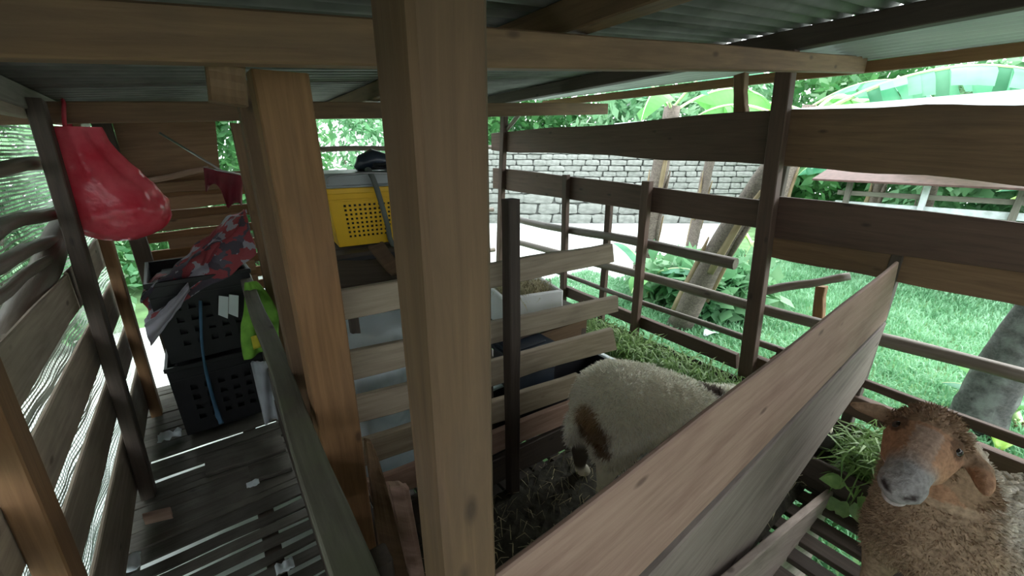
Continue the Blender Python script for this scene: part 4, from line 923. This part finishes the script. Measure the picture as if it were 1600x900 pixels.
banana(g0(1610, 470), 2.1, (0, .2), .12, [(R_(115), .55, 2.0, .62, 1.5, .75, LEAF2), (R_(150), .4, 1.7, .6, 1.5, .6, LEAF), (R_(95), .25, 1.8, .6, 1.2, .8, LEAF), (R_(200), .2, 1.5, .5, 1.3, .3, LEAF2), (R_(60), .3, 1.7, .6, 1.2, .6, LEAF)], 'big banana plant at far right with torn drooping leaves', 6)
banana(g0(1420, 400), 2.2, (0, 0), .11, [(R_(100), .5, 1.8, .5, 1.5, .5, LEAF2), (R_(250), .5, 1.8, .55, 1.5, .4, LEAF), (R_(170), .3, 1.6, .5, 1.3, .5, LEAF2), (R_(210), .6, 1.7, .5, 1.6, .3, LEAFY)], 'banana plant with glossy bluish leaves behind the rafter end', 7)
banana(g0(1150, 455), .75, (.02, -.1), .035, [(R_(70), .9, .8, .2, 1.5, 0, LEAF2), (R_(250), .8, .8, .2, 1.4, 0, LEAF), (R_(150), 1.0, .7, .18, 1.3, 0, LEAFY), (R_(320), .8, .7, .2, 1.4, 0, LEAF)], 'young pale green banana sucker left of the tall right post', 8, bark=MIDRIB)
banana(g0(1010, 470), .35, (0, 0), .04, [(R_(80), .9, .9, .22, 1.3, 0, LEAF2), (R_(200), .6, .8, .22, 1.5, 0, LEAF), (R_(270), .7, .9, .22, 1.4, 0, LEAF2)], 'small broad leaved sucker at the foot of the thick stem', 9, bark=MIDRIB)
banana(g0(1590, 665), .12, (0, .05), .03, [(R_(120), 1.0, .55, .2, 1.4, 0, LEAF2), (R_(200), .9, .5, .18, 1.2, 0, LEAF), (R_(60), .8, .5, .18, 1.2, 0, LEAF)], 'small green sucker beside the black trunk', 10, bark=MIDRIB)
banana(g0(1640, 420), 1.35, (0, 0), .06, [(R_(140), .1, 1.1, .28, .6, 0, LEAFY), (R_(170), .0, 1.0, .28, .9, 0, LEAFY), (R_(110), .3, 1.0, .3, .9, .1, LEAF2)], 'yellow green young banana plant before the far shed', 11, bark=MIDRIB)
# dark old trunk
tk = thing('tree_trunk', 'black wet tree trunk standing on the lawn at right', 'tree trunk', g0(1518, 668))
tb = Vector(tk.location); tube('bark', tk, spline([tb, tb + Vector((.02, -.03, .5)), tb + Vector((.02, -.10, 1.2)), tb + Vector((.0, -.2, 2.6))], 14), [.16, .15, .15, .14, .14, .14, .13, .13, .13, .13, .13, .12, .12, .12, .12], DBARK, 14, jit=.08)
# clumps and bushes
k = 0
for (c, sz, n, ls, mt, lab) in (
    ((5.2, 2.6, -.25), (.7, .7, .35), 1500, .22, BUSH2, 'low pale leafy clump beyond the brace'),
    ((8.5, 11.5, 1.6), (3.0, 2.0, 1.9), 5200, .26, BUSH, 'tall green bush above the left part of the stone wall'),
    ((12.5, 8.5, 1.8), (2.6, 2.6, 2.2), 5200, .28, BUSH2, 'tall pale bush above the middle of the stone wall'),
    ((15, 4.5, 1.6), (2.5, 2.6, 2.4), 4500, .30, BUSH, 'dark green bush behind the banana stems'),
    ((13.5, .8, 1.2), (2.0, 2.4, 2.0), 4500, .28, BUSH2, 'pale bush behind the far shed'),
    ((12.0, -3.2, 1.2), (2.2, 2.4, 1.7), 4000, .28, BUSH, 'green bush at the far right edge'),
    ((3.0, 9.5, 1.2), (2.2, 1.4, 1.6), 7000, .13, BUSH2, 'feathery green thicket behind the yellow basket'),
    ((.6, 8.0, 1.0), (1.4, 1.2, 1.6), 4500, .14, BUSH, 'green thicket behind the end wall of the aisle'),
    ((-5.2, 2.5, .5), (1.2, 1.9, 1.2), 5000, .14, BUSH2, 'pale bush outside the left wall beside the aisle'),
    ((-2.3, 1.2, .5), (.75, 1.3, 1.1), 5200, .11, BUSH, 'dark green hedge bush close outside the near left wall'),
    ((-2.3, 3.6, .55), (.75, 1.3, 1.15), 5200, .11, BUSH2, 'paler hedge bush close outside the left wall by the red bag'),
    ((-1.7, 5.6, .7), (.8, 1.0, 1.3), 5200, .10, BUSH2, 'loose pale bush beyond the far left corner of the barn'),
    ((-2.0, 8.4, 1.0), (1.5, 1.4, 1.9), 5200, .13, BUSH, 'tall dark bush far behind the left wall'),
    ((-3.6, 6.2, .6), (1.6, 1.7, 1.4), 5000, .15, BUSH, 'green bush outside the left wall further back')):
    leafcloud('leafy_bush', lab, 'bush', c, sz, int(n * 1.5), ls * 1.1, mt, 11 + k); k += 1
# far open shed at right
sd_ = thing('far_shed', 'low far animal shed of bleached rails under a rusty roof', 'shed', (8.6, .6, GZ))
A = Vector((8.3, 2.2, 0)); B = Vector((8.8, -2.2, 0)); d = (B - A)
for i in range(6): p = A + d * (i / 5); post('post', sd_, (p.x, p.y, GZ), (p.x, p.y, 1.0), .07, .07, WEATHER if i % 2 else WG)
for i, z in enumerate((.0, .22, .42, .60, .78)): beam('rail', sd_, A + Vector((.05, .15, z)), B + Vector((.05, -.15, z + .04)), .03, .10 if i % 2 else .07, WEATHER if i in (1, 3) else WG)
plank('roof_sheet', sd_, A + Vector((-.4, .4, 1.0)), B + Vector((-.4, -.4, 1.02)), B + Vector((1.6, -.4, 1.45)), A + Vector((1.6, .4, 1.45)), .03, MARON_ROOF, (0, 0, 1), n=4)
plank('floor_deck', sd_, A + Vector((0, .2, -.02)), B + Vector((0, -.2, -.02)), B + Vector((1.2, -.2, -.02)), A + Vector((1.2, .2, -.02)), .05, WG, (0, 0, 1), n=4)
# fallen pale leaves on the grass
for i, (x, y) in enumerate(((1110, 527), (1560, 700))):
    p = gp(x, y) + Vector((0, 0, .05)); o = sheet('dry_leaf', None, lambda u, v: (p.x + (u - .5) * .26, p.y + (v - .5) * .12 * math.sin(math.pi * (.1 + .8 * u)), p.z + .03 * math.sin(u * 5) + .02 * abs(v - .5)), 8, 4, WHITE if i == 0 else LEAFY, .003)
    tag(o, ('pale dry leaf lying on the grass beyond the rails', 'yellow green leaf lying on the grass near the black trunk')[i], 'leaf')

# repeats share a group
for nm, grp in (('leafy_bush', 'bushes around the barn'), ('banana_plant', 'banana plants beyond the right wall'), ('sheep', 'sheep in the pens'), ('black_crate', 'stacked black crates at the aisle end'),
                ('pen_partition', 'partitions between the pens'), ('timber_post', 'inner posts of the barn'), ('paper_tag', 'white tags under the printed cloth'), ('plastic_scrap', 'scraps on the aisle floor'), ('broken_stake', 'split boards below the aisle post')):
    for o in C.objects:
        if not o.parent and o.name.split('.')[0] == nm: o['group'] = grp
